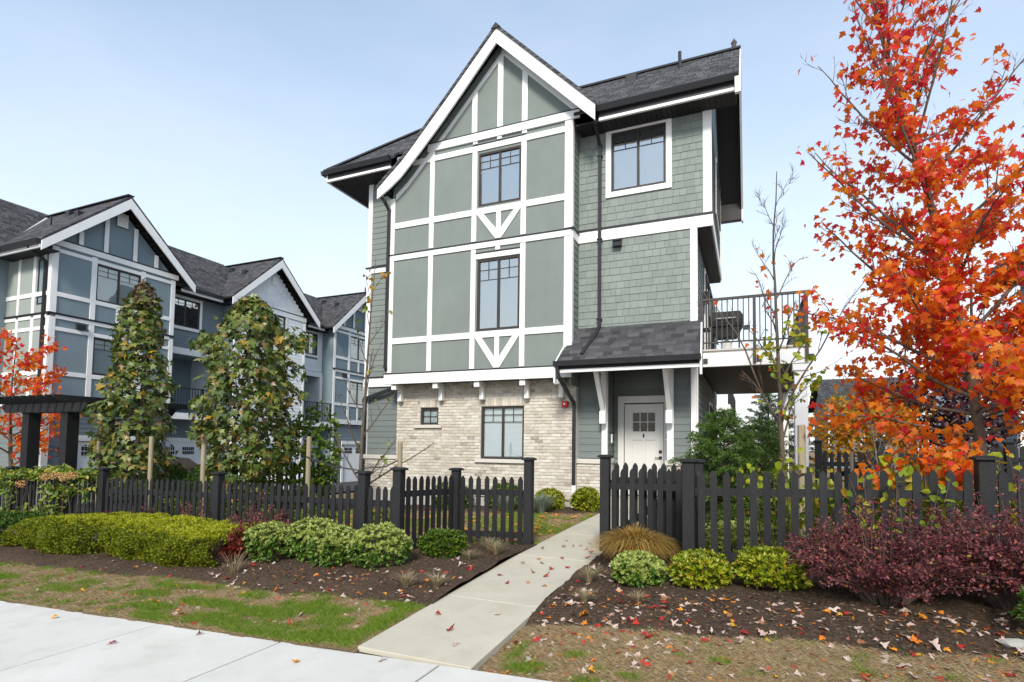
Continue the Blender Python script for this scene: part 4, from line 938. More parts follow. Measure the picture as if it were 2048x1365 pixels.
# ------------------------------------------------------------------ picket fences
def picket_mesh(h, w=.072, t=.019):
    h = round(h / .02) * .02; key = ('pk', h, w)
    if key not in CACHE:
        a = w / 2; P = [(-a, 0), (a, 0), (a, h - .055), (a - .009, h - .030), (.006, h), (-.006, h), (-a + .009, h - .030), (-a, h - .055)]
        m = MB().poly(P, 'y', -t / 2, t / 2); me = pyd(m.V, m.F, 'picket'); bm = bmesh.new(); bm.from_mesh(me); bmesh.ops.recalc_face_normals(bm, faces=bm.faces); bm.to_mesh(me); bm.free()
        me.materials.append(MATS['black_fence']); CACHE[key] = me
    return CACHE[key], h
def post(par, x, y, zt, w=.125, cap=True, z0=None):
    zb = gz(x, y) - .1 if z0 is None else z0
    p = MB().box(x - w / 2, x + w / 2, y - w / 2, y + w / 2, zb, zt - .03).build('post', 'black_fence', par, bev=.006)
    if cap:
        c = w / 2 + .028; k = w / 2 - .01
        MB().box(x - c, x + c, y - c, y + c, zt - .03, zt - .005).add([(x - c, y - c, zt - .005), (x + c, y - c, zt - .005), (x + c, y + c, zt - .005), (x - c, y + c, zt - .005), (x - k, y - k, zt + .012), (x + k, y - k, zt + .012), (x + k, y + k, zt + .012), (x - k, y + k, zt + .012)], BOXF).build('post_cap', 'black_fence', p, bev=.004)
    return p
def run(par, p, q, zt0, zt1, sp=.136, skip=(), off=.022, w=.072, rails=(.24, .86), railh=.085, clr=.05, lean=.006):
    """pickets and rails from p to q (plan points), tops from zt0 to zt1; pickets on the -normal side"""
    p = Vector(p); q = Vector(q); L = (q - p).length; t = (q - p) / L; nr = Vector((t.y, -t.x)); ang = math.atan2(t.y, t.x); n = max(2, int(round(L / sp)))
    for i in range(n):
        s = (i + .5) / n; c = p + (q - p) * s
        if any(a < s < b for a, b in skip): continue
        zt = zt0 + (zt1 - zt0) * s; zb = gz(c.x, c.y) + clr; me, h = picket_mesh(zt - zb, w)
        o = mk('picket', me, par); d = c + nr * off; o.location = (d.x, d.y, zt - h + random.uniform(-.006, .006)); o.rotation_euler = (random.uniform(-lean, lean), random.uniform(-lean, lean), ang)
    for dz in rails:
        za = zt0 - dz; zb = zt1 - dz
        if dz > .5: za = gz(p.x, p.y) + .16; zb = gz(q.x, q.y) + .16
        MB().bar((p.x, p.y, za), (q.x, q.y, zb), .036, railh).build('rail', 'black_fence', par)
FL_ = thing('picket_fence', 'long black picket fence behind the clipped yellow green hedge', 'fence', (-9.5, 6.45, gz(-9.5, 6.45)))
px = [-17.0, -14.0, -11.0, -8.0, -5.07, -4.44]
pt = [.98, 1.06, 1.11, 1.12, 1.22, 1.29]
for x, z in zip(px, pt): post(FL_, x, 6.45 if x < -4.5 else 6.40, z, .13)
for i in range(5):
    a, b = px[i] + .065, px[i + 1] - .065; zf = lambda x: 1.02 + .0135 * (x + 5.05)
    run(FL_, (a, 6.46), (b, 6.46), zf(a), zf(b))
FM = thing('picket_fence', 'black picket fence stepping back to the tall gate post on the brick side', 'fence', (-3.7, 7.4, gz(-3.7, 7.4)))
post(FM, -4.13, 7.46, 1.26, .12); post(FM, -2.93, 7.45, 1.44, .12)
run(FM, (-4.40, 6.47), (-4.16, 7.40), 1.17, 1.155, sp=.118); run(FM, (-4.07, 7.46), (-2.99, 7.46), 1.15, 1.17, sp=.137)
FN = thing('picket_fence', 'short black picket panel from the gate post on the door side', 'fence', (-1.2, 7.45, gz(-1.2, 7.45)))
post(FN, -1.81, 7.45, 1.50, .125); post(FN, -.60, 7.50, 1.46, .12)
run(FN, (-1.745, 7.46), (-.66, 7.46), 1.325, 1.345, sp=.125); 
FO = thing('picket_fence', 'black picket fence behind the purple barberry bushes and yellow shrubs', 'fence', (1.2, 6.65, gz(1.2, 6.65)))
post(FO, -.645, 6.66, 1.48, .135); post(FO, 2.07, 6.66, 1.56, .135); post(FO, 5.0, 6.66, 1.62, .135)
zf = lambda x: 1.355 + .03 * (x + .5)
run(FO, (-.575, 6.67), (2.0, 6.67), zf(-.57), zf(2.0), sp=.134, w=.074); run(FO, (2.14, 6.67), (4.93, 6.67), zf(2.14), zf(4.9), sp=.134, w=.074)
run(FO, (-.63, 6.73), (-.60, 7.43), 1.33, 1.33, sp=.13)
GT = thing('garden_gate', 'open black picket gate with diagonal brace folded behind the fence panel', 'gate', (-1.75, 7.62, gz(-1.75, 7.62) + .05))
run(GT, (-1.76, 7.63), (-.74, 7.66), 1.40, 1.40, sp=.128, clr=.09)
MB().bar((-1.72, 7.66, .42), (-.80, 7.68, 1.12), .03, .09).build('brace', 'black_fence', GT)
MB().box(-1.80, -1.70, 7.55, 7.61, 1.10, 1.16).box(-1.80, -1.70, 7.55, 7.61, .42, .48).build('hinge', 'black_metal', GT)
FP = thing('picket_fence', 'black picket fence by the driveway behind the young bare tree', 'fence', (-11.5, 11.0, gz(-11.5, 11)))
for x in (-13.4, -11.4, -9.8): post(FP, x, 11.0, 1.22, .12)
run(FP, (-13.3, 11.0), (-9.86, 11.0), 1.10, 1.14, sp=.15)
FQ_ = thing('picket_fence', 'tall black fence across the yard behind the red maple', 'fence', (3.5, 12.4, gz(3.5, 12.4)))
for x in (1.25, 2.3, 4.2, 6.2): post(FQ_, x, 12.4, 1.80, .12)
run(FQ_, (1.3, 12.42), (2.25, 12.42), 1.58, 1.60, sp=.12); run(FQ_, (2.36, 12.42), (6.1, 12.42), 1.66, 1.78, sp=.105, w=.085)
MB().bar((1.3, 12.47, .95), (2.2, 12.47, 1.45), .03, .09).build('brace', 'black_fence', FQ_)
# ------------------------------------------------------------------ pergola
PG = thing('pergola', 'black timber garden pergola over the side entrance', 'pergola', (-15.1, 8.3, gz(-15.1, 8)))
for x in (-15.85, -14.32):
    for y in (7.6, 9.3): MB().box(x - .13, x + .13, y - .13, y + .13, gz(x, y) - .1, 2.27).build('post', 'black_fence', PG, bev=.008)
for y in (7.6, 9.3): MB().poly([(-16.75, 2.40), (-16.6, 2.27), (-13.55, 2.27), (-13.4, 2.40), (-13.4, 2.47), (-16.75, 2.47)], 'y', y - .19, y - .14).poly([(-16.75, 2.40), (-16.6, 2.27), (-13.55, 2.27), (-13.4, 2.40), (-13.4, 2.47), (-16.75, 2.47)], 'y', y + .14, y + .19).build('beam', 'black_fence', PG)
for i in range(11): x = -16.6 + i * .305; MB().poly([(6.85, 2.55), (6.95, 2.47), (9.9, 2.47), (10.0, 2.55), (10.0, 2.60), (6.85, 2.60)], 'x', x - .022, x + .022).build('rafter', 'black_fence', PG)

# ------------------------------------------------------------------ cars
def car(label, x, y, paint, face=1):
    z = gz(x, y); e = thing('parked_car', label, 'car', (x, y, z), 'cars on the driveway')
    P = [(-2.2, .35), (-2.22, .75), (-2.05, .98), (-1.55, 1.05), (-1.0, 1.34), (-.2, 1.47), (.5, 1.42), (1.15, 1.02), (1.95, .88), (2.22, .62), (2.2, .35)]
    def sect(px_, z_): return .88 if z_ < 1.0 else .88 - (z_ - .98) * .5
    V = []; n = len(P)
    for s in (-1, 1):
        for a, b in P: V.append((x + face * a, y + s * sect(a, b), z + b))
    for s in (-1, 1):
        for a, b in P: V.append((x + face * a, y + s * (sect(a, b) - .12), z + b + (.02 if b > .8 else 0)))
    F = [tuple(range(n)), tuple(range(n, 2 * n))[::-1]]
    F += [(i, i + 1, 2 * n + i + 1, 2 * n + i) for i in range(n - 1)] + [(n + i, n + i + 1, 3 * n + i + 1, 3 * n + i) for i in range(n - 1)] + [(2 * n + i, 2 * n + i + 1, 3 * n + i + 1, 3 * n + i) for i in range(n - 1)]
    b = MB().add(V, F).build('body', paint, e)
    for s in (-1, 1):
        q = [(-1.35, 1.03), (-.92, 1.29), (-.2, 1.40), (.42, 1.36), (.95, 1.03)]
        MB().add([(x + face * a, y + s * (sect(a, c) + .004), z + c) for a, c in q], [tuple(range(5))]).build('side_window', 'dark_glass', b)
        for wx in (-1.4, 1.35):
            t = MB().tube([(x + face * wx, y + s * .70, z + .32), (x + face * wx, y + s * .90, z + .32)], [.32, .32], 18); cy = t.build('tyre', 'tyre', e)
            MB().add([(x + face * wx + .22 * math.cos(k * .3927), y + s * .905, z + .32 + .22 * math.sin(k * .3927)) for k in range(16)], [tuple(range(16))]).build('rim', 'chrome', cy)
    MB().add([(x + face * a, y + s * w, z + c + .028) for a, c, w, s in ((.56, 1.40, .62, -1), (1.12, 1.04, .72, -1), (1.12, 1.04, .72, 1), (.56, 1.40, .62, 1))], [(0, 1, 2, 3)]).build('windscreen', 'dark_glass', b)
    MB().add([(x + face * a, y + s * w, z + c + .028) for a, c, w, s in ((-1.04, 1.33, .62, -1), (-1.5, 1.07, .72, -1), (-1.5, 1.07, .72, 1), (-1.04, 1.33, .62, 1))], [(0, 1, 2, 3)]).build('rear_window', 'dark_glass', b)
    for s in (-1, 1): MB().box(x + face * 2.12 - .05, x + face * 2.12 + .05, y + s * .68 - .14, y + s * .68 + .14, z + .64, z + .76).build('headlight', 'white_plastic', e)
car('black car parked before the slate house garage', -17.9, 12.2, 'car_black'); car('white car parked before the white house garage', -16.6, 15.2, 'car_white')

# ------------------------------------------------------------------ houses behind and to the right
NH = thing('townhouse', 'neighbouring sage townhouse half hidden behind the red maple', 'house', (13.1, 26.5, .2))
OFF = Vector((20.0, 12.5, 0))
def cp(o, par, keep):
    c = o.copy(); COL.objects.link(c); c.parent = par
    c.matrix_parent_inverse = Matrix.Translation(-NH.location) if par is NH else Matrix()
    if par is NH: c.location = o.location + OFF
    else: c.location = o.location
    for ch in list(o.children):
        if keep(ch): cp(ch, c, keep)
def keep(o):
    if o.name.startswith(('brick.', 'roof_shingle')) or o.name == 'brick': return False
    bx = [o.location.x + v[0] * o.scale[0] for v in o.bound_box]
    return min(bx) < -6.3
for ch in list(H.children):
    if keep(ch) or ch.name.startswith(('wall_core', 'main_roof', 'gable_roof', 'bay_wall')): cp(ch, NH, keep)
nb = MB().box(7.0, 8.7, 23.8, 27, 3.3, 3.6).build('balcony_floor', 'white_trim', NH)
MB().box(7.0, 8.7, 23.75, 23.8, 4.55, 4.6).box(7.0, 7.05, 23.8, 27, 4.55, 4.6).build('railing', 'black_metal', nb)
x = 7.0
while x < 8.65: MB().box(x, x + .02, 23.76, 23.78, 3.6, 4.55).build('baluster', 'black_metal', nb); x += .12
for xx in (7.05, 8.4): MB().box(xx, xx + .24, 23.85, 24.1, 0, 3.3).build('balcony_post', 'white_trim', NH)
def plain_house(label, x0, x1, y0, y1, zb, ze, zr, wm, ridge='x'):
    e = thing('house', label, 'house', ((x0 + x1) / 2, (y0 + y1) / 2, zb)); ym = (y0 + y1) / 2; xm = (x0 + x1) / 2
    w = MB().box(x0, x1, y0, y1, zb, ze).build('wall', wm, e)
    F = Face((0, y0, 0), (1, 0, 0), (0, -1, 0)); siding(F, x0 + .12, x1 - .12, max(zb, 0) + .3, ze - .2, wm.replace('stucco', 'board'), w, ex=.2)
    for u in (x0, x1 - .13): F.box('corner_board', u, u + .13, zb, ze, 0, .03, 'white_trim', w)
    if ridge == 'x':
        r = MB(); slope(r, [(x0 - .4, y0 - .5, ze - .1), (x1 + .4, y0 - .5, ze - .1), (x1 + .4, ym, zr), (x0 - .4, ym, zr)]); slope(r, [(x0 - .4, ym, zr), (x1 + .4, ym, zr), (x1 + .4, y1 + .5, ze), (x0 - .4, y1 + .5, ze)]); r.build('roof', 'roof_x', e)
        MB().poly([(y0, ze), (y1, ze), (ym, zr - .1)], 'x', x0, x0 + .1).poly([(y0, ze), (y1, ze), (ym, zr - .1)], 'x', x1 - .1, x1).build('gable_wall', wm, e)
    else:
        r = MB(); slope(r, [(x0 - .5, y0 - .4, ze - .1), (x0 - .5, y1, ze - .1), (xm, y1, zr), (xm, y0 - .4, zr)]); slope(r, [(xm, y0 - .4, zr), (xm, y1, zr), (x1 + .5, y1, ze - .1), (x1 + .5, y0 - .4, ze - .1)]); r.build('roof', 'roof_y', e)
        MB().poly([(x0, ze), (x1, ze), (xm, zr - .1)], 'y', y0, y0 + .1).build('gable_wall', wm, e)
        for s in (0, 1):
            a = (x0 - .5, ze - .1) if s == 0 else (x1 + .5, ze - .1)
            MB().add([(a[0], y0 - .42, a[1] - .05), (xm, y0 - .42, zr - .05), (xm, y0 - .42, zr - .35), (a[0], y0 - .42, a[1] - .35), (a[0], y0 - .38, a[1] - .05), (xm, y0 - .38, zr - .05), (xm, y0 - .38, zr - .35), (a[0], y0 - .38, a[1] - .35)], BOXF).build('barge_board', 'white_trim', e)
    n = max(1, int((x1 - x0) / 2.6))
    for i in range(n):
        u = x0 + (x1 - x0) * (i + .5) / n
        for z in (1.2, 3.6, 6.2):
            if z + 1.4 < ze: window(F, u - .55, u + .55, z, z + 1.3, e, n=.0, inside='curtain'); casing(F, u - .55, u + .55, z, z + 1.3, .12, w, 0, .04)
    return e
plain_house('distant grey blue house with dark roof seen under the maple branches', 4.6, 9.4, 40, 48, -.2, 4.6, 6.6, 'slate_stucco')
plain_house('distant white gabled house beyond the yard fence', 12.0, 18.5, 38, 48, -.2, 7.0, 10.5, 'white_board', 'y')
RH = thing('townhouse', 'rear townhouse with white balcony posts seen below the deck', 'house', (-5, 28, .2))
MB().box(-9, -1.8, 21.5, 36, -.1, 8.2).build('wall', 'slate_stucco', RH)
for y in (22.2, 26, 30):
    b_ = MB().box(-1.8, -.65, y, y + 2.6, 3.0, 3.3).build('balcony_floor', 'white_trim', RH); MB().box(-.9, -.66, y + .02, y + .25, .1, 3.0).build('balcony_post', 'white_trim', RH)
    railing_y(b_, -.7, y + .05, y + 2.55, 3.3); MB().box(-1.82, -1.76, y + .2, y + 1.6, .3, 2.5).build('door', 'white_board', RH)
r = MB(); slope(r, [(-1.7, 21, 8.15), (-1.7, 36.5, 8.15), (-5.4, 36.5, 11.2), (-5.4, 21, 11.2)]); r.build('roof', 'roof_y', RH)

# ------------------------------------------------------------------ leaves
def fan(outl, c, cup=.0, droop=.0):
    V = [(c[0], c[1], 0)] + [(x, y, 0) for x, y in outl]; n = len(outl)
    V = np.array(V, float); V[:, 2] = cup * np.abs(V[:, 0]) ** 1.3 - droop * V[:, 1] ** 2
    return V, np.array([(0, i + 1, (i + 1) % n + 1) for i in range(n)])
def mirror(half): return half + [(-x, y) for x, y in half[::-1] if abs(x) > 1e-6]
MAPLE_O = mirror([(0, 0), (.20, -.06), (.19, .10), (.36, .12), (.50, .30), (.33, .36), (.20, .44), (.27, .62), (.12, .66), (0, 1.0)])
GUM_O = mirror([(0, 0), (.13, -.02), (.46, -.10), (.30, .18), (.62, .44), (.26, .46), (.16, .72), (0, 1.0)])
MAPLE = [fan(MAPLE_O, (0, .3), c, d) for c, d in ((.12, .15), (-.2, .25), (.3, .1), (-.05, .4))]
GUM = [fan(GUM_O, (0, .28), c, d) for c, d in ((-.15, .2), (-.3, .35), (.05, .15))]
OVAL = (np.array([(0, 0, 0), (.17, .3, .05), (.14, .7, .04), (0, 1, -.04), (-.14, .7, .04), (-.17, .3, .05)], float), np.array([(0, 1, 2, 3), (0, 3, 4, 5)]))
BROAD = (np.array([(0, 0, 0), (.34, .22, .06), (.27, .68, .03), (0, 1, -.10), (-.27, .68, .03), (-.34, .22, .06)], float), np.array([(0, 1, 2, 3), (0, 3, 4, 5)]))
TINY = (np.array([(0, 0, 0), (.26, .5, .03), (0, 1, 0), (-.26, .5, .03)], float), np.array([(0, 1, 2, 3)]))
BLADE = (np.array([(-.5, 0, 0), (.5, 0, 0), (.0, 1, 0)], float), np.array([(0, 1, 2)]))
def unit(v): return v / (np.linalg.norm(v, axis=1)[:, None] + 1e-9)
def scatter(tmpl, P, Dy, Nz, S, W=None):
    V0, F0_ = tmpl; n = len(P); k = len(V0)
    y = unit(Dy); x = unit(np.cross(y, Nz)); z = np.cross(x, y); S = np.broadcast_to(np.asarray(S, float), (n,)); W = S if W is None else np.broadcast_to(W, (n,))
    V = P[:, None] + (W[:, None] * V0[:, 0])[:, :, None] * x[:, None] + (S[:, None] * V0[:, 1])[:, :, None] * y[:, None] + (S[:, None] * V0[:, 2])[:, :, None] * z[:, None]
    F = F0_[None] + (np.arange(n) * k)[:, None, None]
    return V.reshape(-1, 3), F.reshape(-1, F0_.shape[1])
def join(parts):
    Vs, Fs, o = [], [], 0
    for V, F in parts: Vs.append(V); Fs.append(F + o); o += len(V)
    return np.concatenate(Vs), np.concatenate(Fs)
def foliage(name, parts, mat, parent):
    o = mk(name, npm(*join(parts), name), parent, mat); o['kind'] = 'stuff'; return o
def rv(n): v = RNG.normal(size=(n, 3)); return unit(v)
def blob(c, r, n, amp=.14, fr=2.2, zmin=-.5, lo=.70, seed=1, box=0):
    d = rv(int(n * 2.4)); d = d[d[:, 2] > zmin][:n]
    if box:
        q = np.abs(d) ** box; d2 = d / (q.sum(1) ** (1 / box))[:, None]
    else: d2 = d
    s = seed * 3.7
    m = 1 + amp * 2 * (vnoise(d[:, 0] * fr + s, d[:, 1] * fr + d[:, 2] * 1.7 * fr, 1, seed) - .5) + amp * (vnoise(d[:, 0] * fr * 2.3, d[:, 2] * fr * 2.3 + s, 1, seed + 5) - .5)
    t = (lo + (1.02 - lo) * RNG.random(len(d)) ** .6) * m
    P = np.array(c) + d2 * t[:, None] * np.array(r); nn = unit(d2 / np.array(r))
    return P, nn
def twigs(par, c, r, n, k=.004, mat='twig', base=None):
    m = MB(); b0 = Vector(base if base else (c[0], c[1], c[2] - r[2]))
    for i in range(n):
        d = rv(1)[0]; d[2] = abs(d[2]) * .8 + .1; e = Vector(c) + Vector((d[0] * r[0] * .85, d[1] * r[1] * .85, d[2] * r[2] * .85))
        b = b0 + Vector((d[0] * r[0] * .12, d[1] * r[1] * .12, 0)); q = b.lerp(e, .5) + Vector((0, 0, r[2] * .15))
        m.tube([b, q, e], [k * 1.6, k, k * .5], 4)
    return m.build('stem', mat, par)
def rosettes(P, Nn, per, size, tmpl, spread=.75, seed=0):
    n = len(P); out = []
    a = unit(np.cross(Nn, rv(n))); b = np.cross(Nn, a)
    for k in range(per):
        t = 2 * math.pi * (k + RNG.random(n) * .6) / per; s = spread * (.55 + .7 * RNG.random(n))
        d = Nn + (np.cos(t) * s)[:, None] * a + (np.sin(t) * s)[:, None] * b
        out.append(scatter(tmpl, P, d, Nn + .25 * rv(n), size * (.75 + .5 * RNG.random(n))))
    return out
def shrub(name, label, cat, x, y, w, d, h, mat, n, per, size, tmpl, group=None, amp=.12, seed=1, spread=.75, zb=None, stems=12, box=0):
    z = stand(x, y) if zb is None else zb
    e = thing(name, label, cat, (x, y, z), group)
    c = (x, y, z + h * .46); r = (w / 2, d / 2, h * .54)
    P, Nn = blob(c, r, n, amp, 2.2, -.75, .72, seed, box); ok = P[:, 2] > z + .02; P, Nn = P[ok], Nn[ok]
    up_ = unit(Nn + np.array([0, 0, .55]) + .35 * rv(len(P)))
    foliage('foliage', rosettes(P, up_, per, size, tmpl, spread), mat, e)
    twigs(e, (x, y, z + h * .4), (w * .42, d * .42, h * .5), stems, base=(x, y, z - .02)); return e

# ------------------------------------------------------------------ hedge and shrubs in front of the left fence
HX0, HX1 = -11.6, -6.35
e = thing('hedge', 'clipped yellow green hedge in front of the black picket fence', 'hedge', (-9, 5.6, gz(-9, 5.6)))
n = 34000
u = RNG.random(n); X = HX0 + (HX1 - HX0) * u; ph = RNG.random(n)
top = .42 + .15 * (vnoise(X, 0 * X, .85, 3) - .5) + .05 * (vnoise(X, 0 * X, 2.6, 8) - .5) + .012 * (X + 9)
yf = 5.06 - .02 * (X + 9) + .36 * (vnoise(X, 0 * X, 1.1, 6) - .5) + .14 * (vnoise(X, 0 * X, 3.5, 2) - .5); yb = 6.12
endf = np.minimum(1, np.minimum(X - HX0, HX1 - X) / .25); endf = np.sqrt(np.clip(endf, 0, 1))
face = ph < .55; capm = ~face
s = RNG.random(n); zg = g(X, yf)
hgt = (.72 * endf + .06) * 1.0
topz = zg + .06 + (top + .06) * (endf * .35 + .65)
rr_ = .16
Yp = np.where(face, yf + .10 * (1 - np.sin(s * math.pi * .9)) + .12 * (s > .8) * (s - .8) * 5, yf + .14 + (yb - yf - .14) * RNG.random(n))
bott = .03 + .09 * vnoise(X, 0 * X, 4, 12)
Zp = np.where(face, zg + bott + (topz - zg - bott) * s, topz + .06 * (vnoise(X, Yp, 4, 4) - .5))
dep = RNG.random(n) ** 2 * .10; inn = np.where(face, 0, 1)
lump = .11 * (vnoise(X * 1.0, Zp * 2.2, 5, 21) - .5)
Yp = Yp + np.where(face, dep + lump, 0); Zp = Zp - np.where(face, 0, dep)
Nn = np.stack([np.zeros(n), np.where(face, -1., -.15), np.where(face, .35 + .5 * s, 1.)], 1); Nn = unit(Nn + .55 * rv(n)); P = np.stack([X, Yp, Zp], 1)
half = n // 3
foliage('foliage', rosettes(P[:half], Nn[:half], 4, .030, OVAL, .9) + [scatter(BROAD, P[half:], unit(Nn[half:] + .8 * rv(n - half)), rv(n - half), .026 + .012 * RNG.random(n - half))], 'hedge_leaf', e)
xs_ = np.linspace(HX0 + .2, HX1 - .2, 40); m = MB()
for x in xs_:
    for k in range(3):
        a = random.uniform(-.1, .1); m.tube([(x + a, 5.55, gz(x, 5.5)), (x + a * 2, 5.45 + random.uniform(-.25, .2), gz(x, 5.5) + .3), (x + a * 3, 5.4 + random.uniform(-.28, .3), gz(x, 5.5) + .40)], [.012, .008, .003], 4)
m.build('stem', 'twig', e)
shrub('shrub', 'dark green rounded shrub at the end of the clipped hedge', 'shrub', -12.35, 5.7, 1.5, 1.2, .46, 'hedge_dark_leaf', 1500, 6, .055, OVAL, seed=4)
GRP = 'pale tipped evergreen shrubs beside the hedge'
for i, (x, y, w, h, lb) in enumerate(((-6.0, 5.70, .74, .46, 'pale tipped evergreen shrub touching the rust barberry at the hedge end'), (-5.40, 5.86, .74, .52, 'pale tipped evergreen shrub second along from the rust barberry'), (-4.86, 5.64, .60, .44, 'pale tipped evergreen shrub third along from the rust barberry'), (-4.24, 5.74, .76, .49, 'round pale tipped evergreen shrub by the fence corner post'))):
    shrub('evergreen_shrub', lb, 'shrub', x, y, w, .68, h, 'skimmia_leaf', 620, 7, .054, OVAL, GRP, .09, 10 + i, .85)
shrub('evergreen_shrub', 'small fine leaved green bush in the fence recess', 'shrub', -3.72, 6.42, .62, .5, .32, 'bushy_leaf', 900, 7, .042, OVAL, None, .16, 31, .6)
shrub('low_shrub', 'small round variegated shrub beside the walkway and gold grass', 'shrub', -1.06, 5.80, .52, .48, .27, 'skimmia_leaf', 520, 7, .052, OVAL, None, .08, 41, .8)
shrub('low_shrub', 'golden yellow low shrub between the round shrub and its twin', 'shrub', -.45, 5.84, .55, .5, .29, 'choisya_leaf', 500, 7, .060, OVAL, None, .12, 42, .8)
shrub('low_shrub', 'golden yellow low shrub against the purple barberry', 'shrub', .18, 5.88, .6, .52, .32, 'choisya_leaf', 520, 7, .062, OVAL, None, .16, 43, .8)
shrub('low_shrub', 'rounded green shrub against the brick wall by the downspout', 'shrub', -3.25, 11.62, .56, .5, .46, 'choisya_leaf', 500, 6, .075, OVAL, None, .1, 51, .8)
shrub('low_shrub', 'rounded green shrub against the brick wall behind blue grass', 'shrub', -4.12, 11.75, .62, .5, .44, 'choisya_leaf', 500, 6, .075, OVAL, None, .1, 52, .8)
shrub('low_shrub', 'green shrub under the blinds window behind the pickets', 'shrub', -5.2, 11.75, .9, .6, .56, 'bushy_leaf', 500, 6, .075, OVAL, None, .1, 53, .8)
shrub('low_shrub', 'green shrub below the small square window behind the pickets', 'shrub', -6.6, 11.75, 1.0, .6, .6, 'bushy_leaf', 500, 6, .075, OVAL, None, .1, 54, .8)
# barberries: arching stems carrying small leaves
def sprays(name, label, x, y, w, d, h, n, mat, seed, leaves=70, lsize=.024, up=1.0, group=None, stemmat='twig', arch=.45):
    R = np.random.default_rng(seed); z = stand(x, y); e = thing(name, label, 'shrub', (x, y, z), group); m = MB(); parts = []
    for i in range(n):
        a = R.random() * 2 * math.pi; rr = math.sqrt(R.random()); L = h * (.75 + .45 * R.random()) * (1.08 - .45 * rr * rr)
        b = np.array([x + .12 * w * math.cos(a), y + .12 * d * math.sin(a), z - .01]); ex = np.array([math.cos(a) * w * .5 * rr, math.sin(a) * d * .5 * rr, 0])
        t = np.linspace(0, 1, 8)[:, None]; bend = R.normal(size=3) * .06
        pts = b + ex * t ** (1.2) + np.array([0, 0, 1]) * L * (t - arch * rr * t ** 3) + bend * t ** 2
        m.tube(pts, list(np.linspace(.006, .0015, 8)), 4)
        k = leaves; tt = .22 + .80 * R.random(k) ** .8; tt = np.clip(tt, 0, 1); seg = np.stack([np.interp(tt, t[:, 0], pts[:, c]) for c in range(3)], 1)
        off = unit(R.normal(size=(k, 3))) * (.012 + .045 * R.random(k)[:, None] * (1.1 - tt[:, None] * .6))
        tang = unit(np.gradient(pts, axis=0))[np.clip((tt * 7).astype(int), 0, 7)]
        parts.append(scatter(BROAD, seg + off, unit(off) + .5 * tang, unit(R.normal(size=(k, 3)) + np.array([0, 0, .8])), lsize * (.6 + .8 * R.random(k))))
    foliage('foliage', parts, mat, e); m.build('stem', stemmat, e); return e
sprays('barberry', 'purple leaved barberry bush with yellow shrub on its left', 1.04, 5.62, 1.35, .95, .76, 170, 'barberry_leaf', 3, 95)
sprays('barberry', 'tall purple leaved barberry bush against the right fence post', 1.98, 5.72, 1.4, 1.0, .92, 180, 'barberry_leaf', 4, 95)
sprays('barberry', 'rust and purple barberry squeezed between hedge and evergreens', -6.45, 5.92, 1.1, .6, .60, 110, 'barberry_leaf', 5, 80)
sprays('barberry', 'low rust red shrub at the foot of the hedge end', -6.36, 5.42, .36, .3, .40, 40, 'barberry_red', 6, 60, .035)
for i, (x, w, lb) in enumerate(((-8.2, .8, 'broad purple shrub rising behind the hedge near the fence post'), (-9.4, .5, 'narrow purple shrub tips in the middle of the hedge back'), (-10.3, .5, 'narrow purple shrub tips beside the climbing vine'))):
    sprays('barberry', lb, x, 6.2, w, .25, .60, 26, 'barberry_leaf', 20 + i, 60, group='purple shrubs behind the hedge')
shrub('evergreen_shrub', 'glossy green shrub beside the small grey rock', 'shrub', 2.12, 5.05, .7, .5, .42, 'bushy_leaf', 420, 6, .05, OVAL, None, .15, 61, .8)
rk = bmesh.new(); bmesh.ops.create_icosphere(rk, subdivisions=2, radius=.06)
for v in rk.verts: v.co.x *= 1.5 + .2 * math.sin(v.co.y * 40); v.co.z *= .6; v.co += Vector((random.uniform(-.006, .006),) * 3)
me = bpy.data.meshes.new('rock'); rk.to_mesh(me); rk.free(); o = mk('rock', me, None, 'rock'); o.location = (1.66, 4.88, stand(1.66, 4.88) + .01); tag(o, 'small grey rock at the edge of the dark bed', 'rock')
# grasses
def tuft(name, label, x, y, h, w, n, mat, arch=.5, bw=.006, group=None, seed=0, zb=None):
    R = np.random.default_rng(seed + 100); z = stand(x, y) if zb is None else zb; a = R.random(n) * 2 * math.pi; rr = np.sqrt(R.random(n)); L = h * (.6 + .6 * R.random(n))
    t = np.linspace(0, 1, 6); V = []; F = []
    for i in range(n):
        d = np.array([math.cos(a[i]), math.sin(a[i]), 0]); s = np.array([-d[1], d[0], 0]); b = np.array([x, y, z - .01]) + d * .10 * w * rr[i]
        for q, tt in enumerate(t):
            p = b + d * (w * .5 * rr[i] * 1.15) * tt ** 1.35 + np.array([0, 0, L[i] * (tt - arch * (.4 + .6 * rr[i]) * tt ** 2.6)]); ww = bw * (1 - tt ** 2) * .5 + .0006
            V += [p - s * ww, p + s * ww]
        o = i * 12; F += [(o + 2 * q, o + 2 * q + 1, o + 2 * q + 3, o + 2 * q + 2) for q in range(5)]
    ob = mk(name, npm(V, F, name), None, mat); tag(ob, label, 'ornamental grass' if h > .3 else 'grass tuft', group); return ob
tuft('ornamental_grass', 'mounded golden ornamental grass at the foot of the gate post', -1.30, 6.86, .66, .98, 2200, 'gold_grass', .78, .008, seed=1)
tuft('ornamental_grass', 'thin spiky grass clump before the hedge end', -5.86, 4.98, .32, .46, 70, 'tuft_grass', .3, .005, seed=2)
tuft('ornamental_grass', 'blue grey fescue clump by the brick wall', -4.05, 11.05, .58, .62, 420, 'blue_grass', .45, .010, seed=3)
tuft('ornamental_grass', 'blue grey fescue clump seen between the recess pickets', -4.9, 11.1, .55, .6, 300, 'blue_grass', .45, .010, seed=4)
TG = 'dry grass tufts in the mulch'
